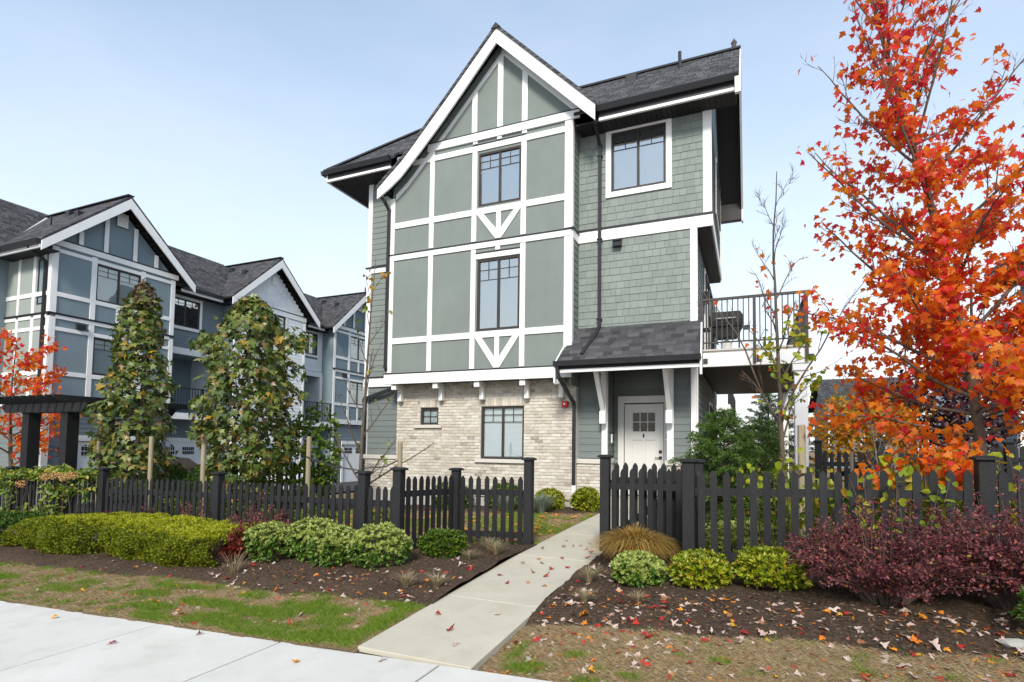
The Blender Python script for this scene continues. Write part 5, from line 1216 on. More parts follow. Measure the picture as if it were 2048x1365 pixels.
for i, (x, y, h, w, lb) in enumerate(((-3.02, 6.55, .26, .36, 'in the fence recess beside the walkway'), (-3.3, 6.9, .24, .3, 'at the foot of the tall gate post'), (-3.33, 4.98, .24, .34, 'at the bed edge left of the walkway'), (-2.99, 5.02, .22, .3, 'touching the left edge of the walkway'), (-1.56, 5.72, .25, .3, 'between walkway and the round variegated shrub'), (-1.42, 5.05, .18, .24, 'by the right edge of the walkway among fallen leaves'), (-.95, 5.15, .14, .22, 'in front of the round variegated shrub'), (-3.25, 6.25, .16, .3, 'beside the small fine leaved bush'))):
    tuft('grass_tuft', 'dry tan grass tuft ' + lb, x, y, h, w, 150, 'tuft_grass', .45, .004, TG, 10 + i)

# ------------------------------------------------------------------ lawn blades
def inwalk(X): return (X > -2.84) & (X < -1.79)
PATCH = [(-2.98, 4.1, .12, .62), (-3.25, 3.72, .35, .16), (-3.9, 4.28, .4, .16), (-3.5, 4.0, .25, .12), (-4.6, 3.75, .45, .15), (-4.4, 4.05, .5, .14), (-5.2, 4.1, .5, .13), (-4.9, 4.45, .22, .08), (-5.7, 3.85, .35, .1), (-6.2, 4.2, .3, .08), (-6.3, 4.45, .2, .06), (-3.2, 4.55, .2, .08), (-5.3, 3.62, .3, .08), (-7.4, 4.0, .2, .07), (-9.2, 4.2, .3, .1), (-11, 4, .5, .2), (-3.7, 3.62, .6, .07), (-5.85, 4.5, .16, .05),
         (-1.66, 4.0, .06, .22), (-1.45, 3.72, .2, .10), (-1.2, 4.0, .12, .06), (-.75, 3.75, .08, .05), (-.2, 4.15, .08, .04), (.25, 3.8, .10, .05), (1.3, 3.75, .16, .07), (-1.0, 3.6, .16, .04)]
def gmask(X, Y):
    m = np.zeros(len(X))
    for a, b, c, d in PATCH: m = np.maximum(m, (1.25 if a < -2 else 1.1) - ((X - a) / c) ** 2 - ((Y - b) / d) ** 2)
    return m + np.where(X < -2, .9, .5) * (vnoise(X, Y, 6, 40) - .5) + .5 * (vnoise(X, Y, 15, 41) - .5) - np.where(X < -2, 0, .12)
def blades(name, X, Y, zf, h, bw, lean, mat):
    n = len(X); P = np.stack([X, Y, zf(X, Y) - .002], 1); a = RNG.random(n) * 2 * math.pi
    d = np.stack([np.cos(a) * lean, np.sin(a) * lean, np.ones(n)], 1) + .25 * rv(n); nrm = np.stack([np.sin(a), -np.cos(a), np.zeros(n)], 1) + .5 * rv(n)
    o = mk(name, npm(*scatter(BLADE, P, d, nrm, h, bw), name), None, mat); o['kind'] = 'stuff'; return o
n = 230000
X = np.concatenate([-12.5 + 9.7 * RNG.random(n * 2 // 3) ** .75, -1.8 + 4.6 * RNG.random(n // 3)]); Y = 3.54 + 1.25 * RNG.random(len(X))
ok = (Y < edge(X) + .06 * (vnoise(X, Y, 20, 9) - .3)) & ~inwalk(X); X, Y = X[ok], Y[ok]; gm = gmask(X, Y)
dry = gm < .75; grn = (gm > .12) & (RNG.random(len(gm)) < np.clip(.2 + (gm - .12) * 1.3, 0, 1))
o = blades('dry_grass', X[dry], Y[dry], lawnz, .025 + .040 * RNG.random(dry.sum()), .0050, 2.4, 'grass_dry'); o['label'] = 'dry tan turf along the concrete sidewalk'; o['category'] = 'grass'
Xg = np.concatenate([X[grn]] * 2) + RNG.normal(0, .02, grn.sum() * 2); Yg = np.concatenate([Y[grn]] * 2) + RNG.normal(0, .02, grn.sum() * 2); ok = ~inwalk(Xg) & (Yg > 3.535); Xg, Yg = Xg[ok], Yg[ok]
o = blades('green_grass', Xg, Yg, lawnz, .028 + .042 * RNG.random(len(Xg)), .0048, 1.0, 'grass_green'); o['label'] = 'patches of fresh green turf along the concrete sidewalk'; o['category'] = 'grass'
n = 60000; X = np.concatenate([-9 + 6.2 * RNG.random(n // 2), -1.8 + 5 * RNG.random(n // 2)]); Y = 7.5 + 3.7 * RNG.random(n); ok = ~inwalk(X); X, Y = X[ok], Y[ok]; gq = vnoise(X, Y, 1.6, 60) + .4 * vnoise(X, Y, 6, 61)
a_ = gq > .55
o = blades('green_grass', X[a_], Y[a_], lawnz, .04 + .04 * RNG.random(a_.sum()), .009, .8, 'grass_green'); o['label'] = 'green lawn behind the picket fence'; o['category'] = 'grass'
o = blades('dry_grass', X[~a_], Y[~a_], lawnz, .03 + .03 * RNG.random((~a_).sum()), .008, 1.6, 'grass_dry'); o['label'] = 'dry patches in the lawn behind the picket fence'; o['category'] = 'grass'
# mulch chips
n = 16000; X = np.concatenate([-12 + 9.2 * RNG.random(n // 2) ** .7, -1.8 + 4.5 * RNG.random(n // 2)]); Y = 4.62 + 2.6 * RNG.random(n); ok = (Y > edge(X) - .02) & ~inwalk(X); X, Y = X[ok], Y[ok]
P = np.stack([X, Y, bedz(X, Y) + .003], 1); k = len(X)
o = mk('mulch_chips', npm(*scatter(TINY, P, rv(k) * np.array([1, 1, .35]), rv(k) * .5 + np.array([0, 0, 1]), .012 + .025 * RNG.random(k)), 'chips'), None, 'chip'); o['kind'] = 'stuff'; o['label'] = 'bark chips strewn over the dark planting beds'; o['category'] = 'mulch'

# ------------------------------------------------------------------ trees
def branch(p, d, L, r0, seg, up, wob, R, r1=.25):
    pts = [np.array(p, float)]; d = np.array(d, float); d /= np.linalg.norm(d)
    for i in range(seg):
        d = d + np.array([0, 0, up / seg]) + R.normal(size=3) * wob; d /= np.linalg.norm(d); pts.append(pts[-1] + d * L / seg)
    return np.array(pts), np.linspace(r0, r0 * r1, seg + 1)
def skeleton(base, height, r0, limbs, R, wob=.05, subs=5, subL=.45, twL=.22, tw=4, lean=(0, 0)):
    """limbs: list of (height fraction, azimuth, length, elevation, up-bend). Returns tubes and anchors (points, dirs)"""
    T = []; A = []
    tr, rr = branch(base, (lean[0], lean[1], 1), height, r0, 14, .05, wob * .35, R, .12); T.append((tr, rr, 10))
    hz = np.linspace(0, 1, len(tr))
    for f, az, L, el, up in limbs:
        p = np.array([np.interp(f, hz, tr[:, c]) for c in range(3)]); r = np.interp(f, hz, rr)
        d = (math.cos(az) * math.cos(el), math.sin(az) * math.cos(el), math.sin(el))
        b, br = branch(p, d, L, min(r * .55, .007 + .009 * L), 8, up, wob, R); T.append((b, br, 7))
        def side(bb, brr, count, LL, lvl):
            for i in range(count):
                t = .22 + .75 * (i + R.random() * .8) / count; j = min(int(t * (len(bb) - 1)), len(bb) - 2); q = bb[j] + (bb[j + 1] - bb[j]) * (t * (len(bb) - 1) - j)
                tan = bb[j + 1] - bb[j]; tan = tan / np.linalg.norm(tan); sd_ = np.cross(tan, R.normal(size=3)); sd_ /= np.linalg.norm(sd_)
                dd = tan * .75 + sd_ * .75 + np.array([0, 0, .25]); l_ = LL * (.6 + .6 * R.random()) * (1.15 - .6 * t)
                s, sr = branch(q, dd, l_, max(brr[j] * .5, .003), 5, .35, wob * 1.2, R, .3); T.append((s, sr, 5 if lvl == 0 else 4))
                if lvl == 0: side(s, sr, tw, twL, 1)
                for k in range(1, len(s)): A.append((s[k], s[k] - s[k - 1]))
        side(b, br, subs, subL * L, 0)
        for k in range(2, len(b)): A.append((b[k], b[k] - b[k - 1]))
    return T, A
def wood(T, par, mat, split=True):
    m = MB(); m2 = MB(); 
    for i, (p, r, k) in enumerate(T): (m if i == 0 else m2).tube(p, list(r), k)
    t = m.build('trunk', mat, par, True); m2.build('limbs', mat, t, True); return t
def leafcloud(par, A, n, tmpls, size, mat, R, hang=.7, sprd=.06, nobj=0, sel=None, objname='leaf', zmax=None):
    """leaves gathered on twig anchors; the nobj most visible become objects of their own"""
    Pa = np.array([a[0] for a in A]); Da = unit(np.array([a[1] for a in A])); idx = R.integers(0, len(Pa), n)
    P = Pa[idx] + R.normal(size=(n, 3)) * sprd; D = unit(Da[idx] * .5 + R.normal(size=(n, 3)) * .6 + np.array([0, 0, -hang])); Nz = unit(R.normal(size=(n, 3)) + np.array([-.15, -.75, .55])); S = size * (.65 + .6 * R.random(n))
    mats = mat if isinstance(mat, (list, tuple)) else [mat]
    order = np.argsort(np.linalg.norm(P - np.array([0, 0, 1.6]), axis=1)) if nobj else np.arange(n)
    big = set(order[:nobj * 3:3].tolist()) if nobj else set()
    rest_ = np.array([i for i in range(n) if i not in big])
    which = R.integers(0, len(tmpls), n); mw = R.integers(0, len(mats), n) if len(mats) == 1 else (R.random(n) < np.clip(.68 - .09 * (P[:, 2] - 3), .25, .9)).astype(int)
    cr = None
    for mi, mm in enumerate(mats):
        parts = [scatter(t, P[s_], D[s_], Nz[s_], S[s_]) for k, t in enumerate(tmpls) for s_ in [rest_[(which[rest_] == k) & (mw[rest_] == mi)]] if len(s_)]
        c = foliage('crown', parts, mm, par); cr = cr or c
    ms = {}
    for i in big:
        k = (int(which[i]), int(mw[i]))
        if k not in ms: V, F = tmpls[k[0]]; ms[k] = npm(V, F, objname); ms[k].materials.append(MATS[mats[k[1]]])
        y = Vector(D[i]).normalized(); x = y.cross(Vector(Nz[i])).normalized(); z = x.cross(y)
        o = mk(objname, ms[k], par); o.matrix_world = Matrix(((x.x, y.x, z.x, P[i][0]), (x.y, y.y, z.y, P[i][1]), (x.z, y.z, z.z, P[i][2]), (0, 0, 0, 1))) @ Matrix.Scale(float(S[i]), 4)
        L_ = Matrix(((x.x, y.x, z.x, 0), (x.y, y.y, z.y, 0), (x.z, y.z, z.z, 0), (0, 0, 0, 1))); o.rotation_euler = L_.to_euler(); o.location = P[i]; o.scale = (S[i],) * 3
    return cr
R = np.random.default_rng(5)
MP = thing('maple_tree', 'red and orange maple tree behind the right picket fence', 'tree', (2.46, 7.9, gz(2.46, 7.9)))
lim = []
for i in range(30):
    f = .17 + .80 * i / 30; az = i * 2.399 + .4; Z = f * 8.6; L = np.interp(Z, [1.4, 2.6, 4, 6, 8.4], [1.3, 1.85, 1.85, 1.45, .8]); el = np.interp(Z, [1.4, 2.6, 4.5, 8], [.15, .5, .85, 1.1]); lim.append((f, az, L * (.85 + .3 * R.random()), el, .35))
lim += [(.25, math.pi * .97, 2.1, .55, .2), (.22, math.pi * 1.12, 1.9, .35, 0), (.31, math.pi * .9, 2.1, .7, .3), (.17, math.pi * 1.0, 1.6, .15, -.2), (.155, math.pi * 1.08, 1.45, .1, -.75), (.15, math.pi * 1.25, 1.1, .1, -.5), (.12, math.pi * .5, 3.6, 1.32, .1), (.2, .1, 1.7, .35, .1), (.26, -.3, 1.7, .5, .2), (.19, -.9, 1.3, .25, 0), (.40, math.pi * 1.03, 2.1, .8, .3), (.20, math.pi * 1.45, 1.4, .3, 0)]
lim += [(.2 + .55 * i / 22, i * 2.1, .75, .5, .2) for i in range(22)]
T, A = skeleton((2.50, 7.9, gz(2.46, 7.9) - .05), 8.6, .062, lim, R, .07, 8, .30, .16, 4, lean=(-.03, -.01))
wood(T, MP, 'bark')
A2 = [a for a in A if R.random() < np.interp(a[0][2], [3.2, 4.2, 5.5, 7.5], [1, .75, .40, .12]) * np.interp(a[0][0], [.6, 1.4], [.45, 1])]
leafcloud(MP, A2, 9000, MAPLE, .092, ['maple_red', 'maple_orange'], R, .9, .085, 290)
def stake(label, x, y, zt, r=.04, group='wooden tree stakes', lean=0):
    z = gz(x, y) - .2; o = MB().tube([(x + lean, y, z), (x, y, zt - .01), (x, y, zt)], [r, r, r * .85], 10); o.add([(x + r * .85 * math.cos(k * .6283), y + r * .85 * math.sin(k * .6283), zt) for k in range(10)], [tuple(range(10))])
    ob = o.build('tree_stake', 'stake_wood', None); tag(ob, label, 'stake', group); return ob
def strap(label, pts, r=.012):
    o = MB().tube(pts, [r] * len(pts), 5).build('tree_tie', 'strap', None); tag(o, label, 'strap'); return o
stake('tall wooden stake tied to the maple trunk by the hydrangea', 2.83, 7.75, 2.02, .046); stake('shorter wooden stake leaning behind the maple trunk', 2.22, 8.1, 1.75, .04, lean=.06)
strap('black strap between maple trunk and tall stake', [(2.79, 7.72, 1.55), (2.65, 7.80, 1.47), (2.5, 7.82, 1.36), (2.4, 7.84, 1.36), (2.25, 8.06, 1.6)])
# bare multi stemmed tree by the deck
BT = thing('young_tree', 'nearly bare young tree in front of the deck pillar', 'tree', (.53, 8.2, gz(.53, 8.2)))
R = np.random.default_rng(8)
lim = [(.30 + .66 * i / 14, i * 2.399, .9 * (1 - .5 * i / 14), 1.05, .25) for i in range(14)] + [(.33, 2.7, 2.4, 1.2, .15), (.34, .3, 2.3, 1.22, .1)]
T, A = skeleton((.53, 8.2, gz(.53, 8.2) - .05), 4.9, .042, lim, R, .13, 5, .32, .14, 4); wood(T, BT, 'bark')
leafcloud(BT, [a for a in A if a[0][2] < 3.3 and abs(a[0][0] - .53) < .35], 170, [BROAD], .085, 'yellow_green', R, .6, .05); leafcloud(BT, [a for a in A if a[0][2] < 4.3], 40, MAPLE, .08, 'maple_orange', R, .8, .05)
stake('square pale stake strapped to the bare young tree', .62, 8.02, 1.93, .05)
strap('black strap round the bare young tree and its stake', [(.55, 7.95, 1.28), (.62, 7.96, 1.30), (.69, 8.0, 1.29), (.6, 8.25, 1.27), (.5, 8.2, 1.28), (.5, 8.0, 1.28), (.55, 7.95, 1.28)], .014)
B2 = thing('young_tree', 'slender bare tree in front of the left house corner', 'tree', (-6.12, 7.7, gz(-6.12, 7.7)))
R = np.random.default_rng(18)
lim = [(.16 + .78 * i / 12, i * 2.399, 1.25 * (1 - .6 * i / 12), 1.0, .3) for i in range(12)] + [(.17, .35, 1.5, .55, .1), (.2, 3.4, 1.5, .9, .5)]
T, A = skeleton((-6.12, 7.7, gz(-6.12, 7.7) - .05), 4.9, .042, lim, R, .05, 4, .26, .10, 3); wood(T, B2, 'bark')
leafcloud(B2, A, 46, [BROAD], .085, 'vine_leaf', R, .5, .03); leafcloud(B2, [a for a in A if a[0][2] > 4.2], 18, [BROAD], .09, 'amber_leaf', R, .5, .03)
for x, y, zt, lb in ((-11.3, 7.5, 1.72, 'wooden stake in front of the taller sweetgum'), (-9.75, 7.5, 1.74, 'wooden stake between the two sweetgum trees'), (-7.25, 7.65, 1.74, 'wooden stake beside the slender bare tree'), (-5.3, 7.65, 1.66, 'wooden stake against the brick wall corner'), (-13.2, 7.6, 1.62, 'wooden stake behind the climbing vine')): stake(lb, x, y, zt, .042)
strap('long black strap from stake to the slender bare tree', [(-7.25, 7.6, 1.38), (-6.7, 7.65, 1.22), (-6.1, 7.68, 1.16)], .012); strap('black strap from the slender tree to the stake by the brick', [(-6.1, 7.68, 1.2), (-5.6, 7.66, 1.24), (-5.3, 7.62, 1.36)], .012)
# sweetgums
def gum(label, x, y, prof, blobs, n, seed, nobj=150):
    R = np.random.default_rng(seed); z = gz(x, y); e = thing('sweetgum_tree', label, 'tree', (x, y, z), 'sweetgum trees behind the left fence')
    zs = [p[0] for p in prof]; rs = [p[1] for p in prof]; zt = zs[-1]
    lim = [(.12 + .8 * i / 26, i * 2.399, max(.2, np.interp(z + (zt - z) * (.12 + .8 * i / 26) + .2, zs, rs) * .95), .55, .3) for i in range(26)]
    T, A = skeleton((x, y, z - .05), zt - z - .1, .06, lim, R, .05, 4, .4, .15, 2); wood(T, e, 'bark')
    Z = zs[0] + (zt - zs[0]) * R.random(n) ** .95; a = R.random(n) * 2 * math.pi
    rad_ = np.interp(Z, zs, rs) * (.62 + .42 * R.random(n) ** .5) * (1 + .5 * (vnoise(a * 1.3 + 4, Z * 2.0, 1, seed) - .5) + .6 * (vnoise(a * 2.6, Z * 4.5, 1, seed + 1) - .5))
    P = np.stack([x + rad_ * np.cos(a), y + rad_ * np.sin(a), Z], 1); O = np.stack([np.cos(a), np.sin(a), .25 * np.ones(n)], 1)
    for bx_, by_, bz_, br_, k in blobs:
        p, o_ = blob((bx_, by_, bz_), (br_, br_ * .9, br_ * .62), k, .3, 2.5, -1, .3, seed + 7); P = np.concatenate([P, p]); O = np.concatenate([O, o_])
    n = len(P); O = unit(O + .4 * R.normal(size=(n, 3))); D = unit(O * .55 + np.array([0, 0, -.75]) + .5 * R.normal(size=(n, 3))); Nz = unit(O + np.array([0, 0, .55]) + .3 * R.normal(size=(n, 3))); S = .138 * (.62 + .6 * R.random(n))
    d = np.linalg.norm(P - np.array([0, 0, 1.6]), axis=1); near = np.argsort(d - .35 * (P[:, 2] - 1))[:nobj * 3:3]; ms_ = np.zeros(n, bool); ms_[near] = True; wh = R.integers(0, 3, n)
    foliage('crown', [scatter(GUM[k], P[s_], D[s_], Nz[s_], S[s_]) for k in range(3) for s_ in [(wh == k) & ~ms_]], 'gum_leaf', e)
    me = [npm(V, F, 'leaf') for V, F in GUM]
    for q in me: q.materials.append(MATS['gum_leaf'])
    for i in near:
        yv = Vector(D[i]).normalized(); xv = yv.cross(Vector(Nz[i])).normalized(); zv = xv.cross(yv)
        o = mk('leaf', me[wh[i]], e); o.rotation_euler = Matrix(((xv.x, yv.x, zv.x), (xv.y, yv.y, zv.y), (xv.z, yv.z, zv.z))).to_euler(); o.location = P[i]; o.scale = (S[i],) * 3
gum('tall conical sweetgum tree with bronze tip in front of the slate house', -12.75, 8.1, [(.5, .55), (1.2, .74), (2.2, .70), (3.2, .55), (4.0, .42), (4.6, .34), (5.0, .20), (5.25, .04)], [(-13.55, 7.9, 1.5, .32, 60), (-12.0, 8.2, 2.9, .26, 50), (-13.2, 8.0, 2.5, .25, 50), (-12.3, 7.9, 1.3, .3, 60)], 3100, 21)
gum('bushy sweetgum tree with spreading side branches before the white house', -9.75, 8.5, [(.5, .55), (1.1, .74), (2.0, .84), (3.0, .92), (3.7, .80), (4.2, .58), (4.5, .36), (4.75, .06)], [(-10.95, 8.35, 3.85, .34, 80), (-8.60, 8.6, 3.75, .36, 90), (-10.7, 8.2, 1.85, .34, 80), (-9.0, 8.3, 2.6, .3, 60), (-9.2, 8.2, 1.3, .35, 70)], 3900, 22)
# smaller bush tree and clipped cedars behind the fence
shrub('bushy_tree', 'small green and yellow leafy tree beside the bushy sweetgum', 'tree', -9.55, 10.0, 1.5, 1.3, 2.3, 'bushy_leaf', 900, 6, .10, OVAL, None, .2, 71, .9, zb=gz(-9.5, 10) + .15)
for i, (x, w, lb) in enumerate(((-12.75, 1.25, 'large round clipped cedar beside the conical sweetgum'), (-11.55, 1.15, 'round clipped cedar between the two sweetgums'), (-10.6, .9, 'smaller clipped cedar behind the bushy sweetgum'))):
    shrub('clipped_cedar', lb, 'shrub', x, 9.0, w, 1.0, 1.25, 'hedge_dark_leaf', 1700, 6, .05, OVAL, 'clipped cedars by the driveway', .05, 80 + i, .8, zb=gz(x, 9) - .02)
for i, (x, y, w, h, lb) in enumerate(((-8.3, 7.3, 1.4, .55, 'loose green plant behind the left fence near the bushy sweetgum'), (-6.8, 7.4, 1.0, .5, 'loose green plant behind the left fence by the slender tree'), (-10.2, 7.2, 1.3, .6, 'loose green plant behind the left fence between sweetgums'), (-5.6, 7.5, .8, .45, 'loose green plant behind the left fence by the brick corner'))):
    shrub('low_shrub', lb, 'shrub', x, y, w, .6, h, 'vine_leaf', 330, 6, .06, OVAL, 'plants behind the left fence', .25, 90 + i, .9, zb=gz(x, y))
# vine with dry flower heads over the left fence
VN = thing('climbing_vine', 'leafy vine with dried flower heads draped over the fence', 'vine', (-12.6, 6.3, gz(-12.6, 6.3)))
n = 2600; X = -14.4 + 3.3 * RNG.random(n); tp = RNG.random(n) < .55
Zv = np.where(tp, .86 + .02 * (X + 12) + .16 * RNG.random(n) + .10 * vnoise(X, 0 * X, 3, 7), .0 + .9 * RNG.random(n)); Yv = np.where(tp, 6.22 + .45 * RNG.random(n), 6.20 + .2 * RNG.random(n))
ok = tp | (vnoise(X, Zv, 3.2, 77) > .50); X, Zv, Yv = X[ok], Zv[ok], Yv[ok]; k = len(X); P = np.stack([X, Yv, Zv], 1)
foliage('foliage', [scatter(BROAD, P, rv(k) + np.array([0, -.4, -.4]), rv(k) * .6 + np.array([0, -.7, .7]), .055 + .05 * RNG.random(k))], 'vine_leaf', VN)
m = MB()
for i in range(14):
    x = -14.2 + i * .22; m.tube([(x, 6.3, gz(x, 6.3)), (x + .1, 6.27, .4), (x + random.uniform(-.1, .2), 6.3, .8), (x + .1, 6.4, 1.0)], [.008, .006, .005, .003], 4)
m.build('stem', 'twig', VN)
for i, (x, z) in enumerate(((-12.3, .92), (-11.7, .94), (-11.45, .98), (-12.0, .96), (-13.1, .76))):
    P, Nn = blob((x, 6.16, z), (.10, .08, .07), 130, .1, 2, -1, .8, i); foliage('flower_head', [scatter(BROAD, P, rv(len(P)), Nn, .026)], 'flower_dry', VN)
# hydrangea and stray shoots behind and through the right fence
def leafy(label, x, y, w, d, h, n, size, seed, nst=14, mat='yellow_green', cat='shrub', nobj=60, zlo=.45):
    R = np.random.default_rng(seed); z = gz(x, y); e = thing('leafy_plant', label, cat, (x, y, z)); A = []; m = MB()
    for i in range(nst):
        a = R.random() * 6.28; r = math.sqrt(R.random()); q = np.array([x + w / 2 * r * math.cos(a), y + d / 2 * r * math.sin(a), z + h * (.75 + .3 * R.random())]); b = np.array([x + w * .3 * r * math.cos(a), y + d * .3 * r * math.sin(a), z]); mid = (b + q) / 2 + R.normal(size=3) * .04
        m.tube([b, mid, q], [.008, .006, .003], 4)
        for t in np.linspace(zlo, 1, 6): p = (1 - t) ** 2 * b + 2 * t * (1 - t) * mid + t * t * q; A.append((p, np.array([math.cos(a * 3 + t * 9), math.sin(a * 3 + t * 9), .1])))
    m.build('stem', 'twig', e); leafcloud(e, A, n, [BROAD], size, mat, R, .35, .05, nobj)
leafy('broad leaved yellow green hydrangea by the right fence post', 1.78, 7.35, 1.0, .6, 1.20, 240, .135, 3); leafy('hydrangea shoots in front of the tall maple stake', 2.65, 7.3, .7, .4, 1.12, 90, .12, 4)
leafy('yellow leaved shoots growing through the right pickets', .75, 7.1, .9, .5, 1.05, 150, .10, 5); leafy('straggly leafy shrub at the foot of the bare young tree', .2, 7.3, .8, .5, 1.25, 110, .085, 6, 10)
leafy('yellow green shoots poking through pickets above the barberry', 1.35, 6.5, .9, .12, 1.05, 70, .085, 7, 8, nobj=20)
shrub('low_shrub', 'glossy green ground shrub seen through the right pickets', 'shrub', -.05, 7.6, 1.3, .6, .42, 'skimmia_leaf', 420, 6, .06, OVAL, None, .2, 101, .9, zb=gz(0, 7.6)); shrub('low_shrub', 'low green and rust ground shrub behind the right fence', 'shrub', 1.3, 9.3, 1.6, .9, .62, 'bushy_leaf', 500, 6, .07, OVAL, None, .2, 102, .9, zb=gz(1.3, 9.3))
# hemlock
def conifer(name, label, x, y, h, w, nb, mat, seed, nl=.05, dens=1.0, zb=None, bw=.10):
    R = np.random.default_rng(seed); z = gz(x, y) if zb is None else zb; e = thing(name, label, 'tree', (x, y, z)); m = MB(); parts = []
    t, tr = branch((x, y, z - .05), (0, 0, 1), h, .035 * h / 2, 8, 0, .02, R, .15); mt = MB().tube(t, list(tr), 7).build('trunk', 'bark', e)
    for i in range(nb):
        f = (i + .5) / nb; L = w / 2 * (1 - f) ** .75 * (.75 + .5 * R.random()) + .06; az = i * 2.399 + R.normal() * .2
        b, br = branch((x, y, z + h * (.06 + .92 * f)), (math.cos(az), math.sin(az), .35 + .5 * f), L, .010, 7, -.75 + .4 * f, .04, R); m.tube(b, list(br), 4)
        ns = max(4, int(L * 14 * dens))
        for q in range(ns):
            tt = .15 + .85 * q / ns; j = min(int(tt * 7), 6); p = b[j] + (b[j + 1] - b[j]) * (tt * 7 - j); tan = b[j + 1] - b[j]; tan /= np.linalg.norm(tan); sdv = np.cross(tan, [0, 0, 1.]); sdv /= np.linalg.norm(sdv) + 1e-6
            dd = tan * .7 + sdv * (1 if q % 2 else -1) * .8 + np.array([0, 0, -.25]) + R.normal(size=3) * .12; l_ = (.10 + .20 * L) * (1.1 - .7 * tt) + .04; k = int(26 * dens); s = R.random(k)[:, None]
            pp = p + unit(dd[None])[0] * l_ * s + np.array([0, 0, -.35 * l_]) * s ** 2; nd = unit(unit(dd[None]) * .7 + R.normal(size=(k, 3)) * .55); parts.append(scatter(TINY, pp, nd, R.normal(size=(k, 3)) + np.array([0, 0, .6]), nl * (.6 + .7 * R.random(k)), nl * bw * 3.2))
    m.build('limbs', 'twig', mt); foliage('needles', parts, mat, e)
conifer('hemlock_tree', 'bushy dark green hemlock behind the fence by the house corner', -.35, 8.75, 1.90, 2.1, 80, 'needle', 31, .055, 1.9)
conifer('hemlock_tree', 'spreading dark green hemlock under the deck edge', .15, 9.3, 1.75, 1.8, 60, 'needle', 32, .055, 1.8)
conifer('pine_tree', 'distant evergreen tree seen beneath the deck', 1.3, 46, 7.0, 4.2, 60, 'needle_far', 33, .22, .8)
conifer('pine_tree', 'distant evergreen tree beside the far grey house', 3.6, 52, 7.5, 4.4, 60, 'needle_far', 34, .22, .8)
# smaller background trees
def crown_tree(label, x, y, zc, r, n, size, tm, mat, seed, h=None, stems=14, name='ornamental_tree'):
    R = np.random.default_rng(seed); z = gz(x, y); e = thing(name, label, 'tree', (x, y, z)); T, A = skeleton((x, y, z - .05), zc + r[2] * .8 - z, .05, [(.35 + .6 * i / stems, i * 2.399, r[0] * .95, .5, .3) for i in range(stems)], R, .06, 4, .4, .2, 2); wood(T, e, 'bark')
    P, Nn = blob((x, y, zc), r, n, .3, 2.4, -1, .35, seed); k = len(P); foliage('crown', [scatter(tm, P, rv(k) + np.array([0, 0, -.5]), Nn + .7 * rv(k), size * (.7 + .6 * RNG.random(k)))], mat, e)
crown_tree('small amber and green maple in the far yard beside the deck pillar', 2.55, 15.2, 2.05, (1.3, 1.0, 1.05), 2800, .10, BROAD, 'amber_leaf', 3); crown_tree('dark purple leaved plum tree behind the yard fence', 4.4, 15.5, 2.6, (1.6, 1.3, 1.3), 2600, .11, BROAD, 'plum_leaf', 4)
R = np.random.default_rng(77); B3 = thing('young_tree', 'small twiggy staked tree in front of the yard fence', 'tree', (2.1, 11.4, gz(2.1, 11.4)))
T, A = skeleton((2.1, 11.4, gz(2.1, 11.4) - .03), 1.8, .025, [(.35 + .5 * i / 9, i * 2.399, .7, 1.0, .2) for i in range(9)], R, .05, 4, .35, .12, 3); wood(T, B3, 'bark_pale'); stake('thin stake right of the small twiggy tree', 2.28, 11.2, 1.68, .03); stake('thin stake left of the small twiggy tree', 1.65, 11.3, 1.58, .03)
# orange maple at the left edge
R = np.random.default_rng(41); LM = thing('maple_tree', 'orange maple tree beside the black pergola', 'tree', (-18.9, 8.7, gz(-18.9, 8.7)))
lim = [(.28 + .66 * i / 18, i * 2.399, 1.9 * (1.05 - .5 * i / 18), .5, .3) for i in range(18)] + [(.45, .2, 2.0, .35, .1), (.36, -.2, 1.8, .2, 0)]
T, A = skeleton((-18.9, 8.7, gz(-18.9, 8.7) - .05), 4.9, .07, lim, R, .06, 5, .35, .18, 3); wood(T, LM, 'bark'); leafcloud(LM, A, 1900, MAPLE, .125, ['maple_red', 'maple_orange'], R, .7, .08)

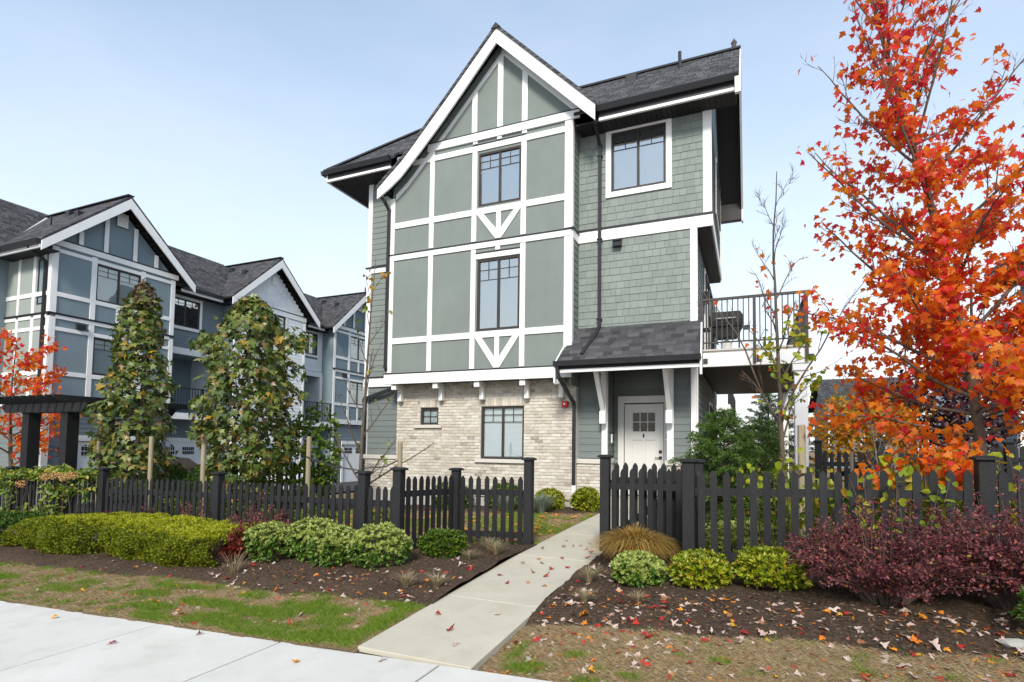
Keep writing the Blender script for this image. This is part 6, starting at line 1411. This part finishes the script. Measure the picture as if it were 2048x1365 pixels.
# ------------------------------------------------------------------ fallen leaves
R = random.Random(99); FLM = {}
for mm in ('fallen_pale', 'fallen_red', 'fallen_orange', 'fallen_brown'):
    for k, (c, d) in enumerate(((.35, -.25), (-.45, .15), (.6, .1), (.1, -.6), (.8, .4), (-.2, -.3))):
        V, F = fan([(x * RNG.uniform(.75, 1.2), y * RNG.uniform(.85, 1.1)) for x, y in MAPLE_O], (0, .3), c, d); V[:, 2] += RNG.normal(0, .06, len(V)); V[:, 1] -= .4; V[:, 2] -= V[:, 2].min(); V[:, 2] += .01; FLM[mm, k] = npm(V, F, 'fallen_leaf'); FLM[mm, k].materials.append(MATS[mm])
WORD = {'fallen_pale': 'pale pinkish', 'fallen_red': 'red', 'fallen_orange': 'orange', 'fallen_brown': 'brown'}
def drop(x, y, where, mm=None, s=None, zadd=0):
    mm = mm or R.choices(list(WORD), (.45, .25, .22, .08))[0]; o = mk('fallen_leaf', FLM[mm, R.randrange(6)]); z = stand(x, y, where == 'bed') if where != 'side' else gz(x, 2.5) + .014
    o.location = (x, y, z + .004 + zadd); s = s or R.uniform(.05, .085); o.scale = (s, s, s * R.uniform(.6, 1.3)); o.rotation_euler = (R.uniform(-.22, .22), R.uniform(-.22, .22), R.uniform(0, 6.3))
    pl_ = {'walk': 'concrete walkway', 'side': 'pale sidewalk', 'lawn': 'lawn strip before the hedge' if x < -2 else 'lawn strip before the barberries', 'bed': ('mulch beside the fence recess' if y > 5.5 else 'mulch edge before the hedge') if x < -2 else ('mulch beside the walkway' if x < -1 else 'mulch before the barberries')}[where]; tag(o, f'fallen {WORD[mm]} maple leaf lying on the {pl_}', 'leaf', f'{WORD[mm]} fallen leaves on the {pl_}')
for x, y in ((-2.55, 6.3), (-2.35, 6.42), (-2.15, 6.2), (-2.0, 6.35), (-2.45, 6.6), (-2.2, 6.75), (-2.05, 7.4), (-2.3, 7.55), (-2.2, 7.6), (-2.12, 7.8), (-2.4, 7.45), (-2.5, 7.9), (-1.95, 7.2), (-2.0, 8.2), (-2.3, 6.0), (-2.1, 5.9), (-2.6, 5.75), (-2.4, 5.5), (-2.2, 5.6), (-2.0, 5.55), (-2.62, 7.2), (-1.9, 6.9), (-2.3, 9.3)): drop(x, y, 'walk', R.choice(('fallen_red', 'fallen_red', 'fallen_orange', 'fallen_brown')), R.uniform(.05, .085))
for x, y in ((-2.3, 4.1), (-2.12, 3.85), (-2.6, 4.4), (-2.1, 4.6)): drop(x, y, 'walk', R.choice(('fallen_pale', 'fallen_red')), .075)
for x, y in ((-4.9, 3.0), (-6.3, 3.3), (-3.1, 3.2), (-2.5, 3.44), (-4.4, 3.42), (-7.4, 3.2)): drop(x, y, 'side', None, .07)
for i in range(42): drop(R.uniform(-8.5, -2.9), R.uniform(3.6, 4.6), 'lawn')
for i in range(82): drop(-1.75 + 4.1 * R.random(), R.uniform(3.6, 4.6), 'lawn')
for i in range(40): x = R.uniform(-1.7, 2.0); drop(x, float(edge(np.array(x))) + R.uniform(-.06, .14), 'bed', R.choices(list(WORD), (.6, .15, .2, .05))[0], R.uniform(.06, .095))
for i in range(18): x = R.uniform(-6.2, -3); drop(x, float(edge(np.array(x))) + R.uniform(-.06, .1), 'bed', R.choices(list(WORD), (.7, .15, .1, .05))[0])
for i in range(26): drop(-2.95 - abs(R.gauss(0, .35)), R.uniform(5.0, 7.0), 'bed', R.choices(list(WORD), (.4, .4, .15, .05))[0])
for i in range(30): drop(-1.72 + abs(R.gauss(0, .4)), R.uniform(4.8, 6.6), 'bed', R.choices(list(WORD), (.55, .25, .15, .05))[0])
for i in range(12): drop(R.uniform(-1, 2.2), R.uniform(5, 5.5), 'bed')
for i in range(26): drop(-1.7 + 4.1 * R.random(), R.uniform(3.58, 4.66), 'lawn', None, R.uniform(.04, .08))
for k_, (mm, nn) in enumerate((('fallen_pale', 760), ('fallen_brown', 640), ('fallen_red', 260), ('fallen_orange', 330))):
    X = np.concatenate([-9 + 6.1 * RNG.random(nn // 3) ** .6, -1.78 + 4.3 * RNG.random(nn - nn // 3)]); Y = 3.58 + 1.9 * RNG.random(nn); k = nn; bd = Y > edge(X); Zl = np.where(bd, bedz(X, Y), lawnz(X, Y)) + .008
    o = mk('leaf_litter', npm(*scatter(MAPLE[k_], np.stack([X, Y, Zl], 1), rv(k) * np.array([1, 1, .25]), np.array([0, 0, 1.]) + .5 * rv(k), .022 + .050 * RNG.random(k)), 'litter'), None, mm); o['kind'] = 'stuff'; o['label'] = f'small {WORD[mm]} leaf scraps littering lawn and mulch'; o['category'] = 'leaf litter'
n = 900; X = np.concatenate([-9 + 6.1 * RNG.random(n // 2), -1.7 + 4.5 * RNG.random(n // 2)]); Y = 7.6 + 3.4 * RNG.random(n); ok = ~inwalk(X); X, Y = X[ok], Y[ok]; k = len(X)
o = mk('fallen_leaves', npm(*scatter(MAPLE[0], np.stack([X, Y, lawnz(X, Y) + .045], 1), rv(k) * np.array([1, 1, .1]), np.array([0, 0, 1.]) + .3 * rv(k), .07 + .03 * RNG.random(k)), 'fl'), None, 'fallen_orange'); o['kind'] = 'stuff'; o['label'] = 'orange leaves scattered over the lawn behind the fence'; o['category'] = 'leaves'
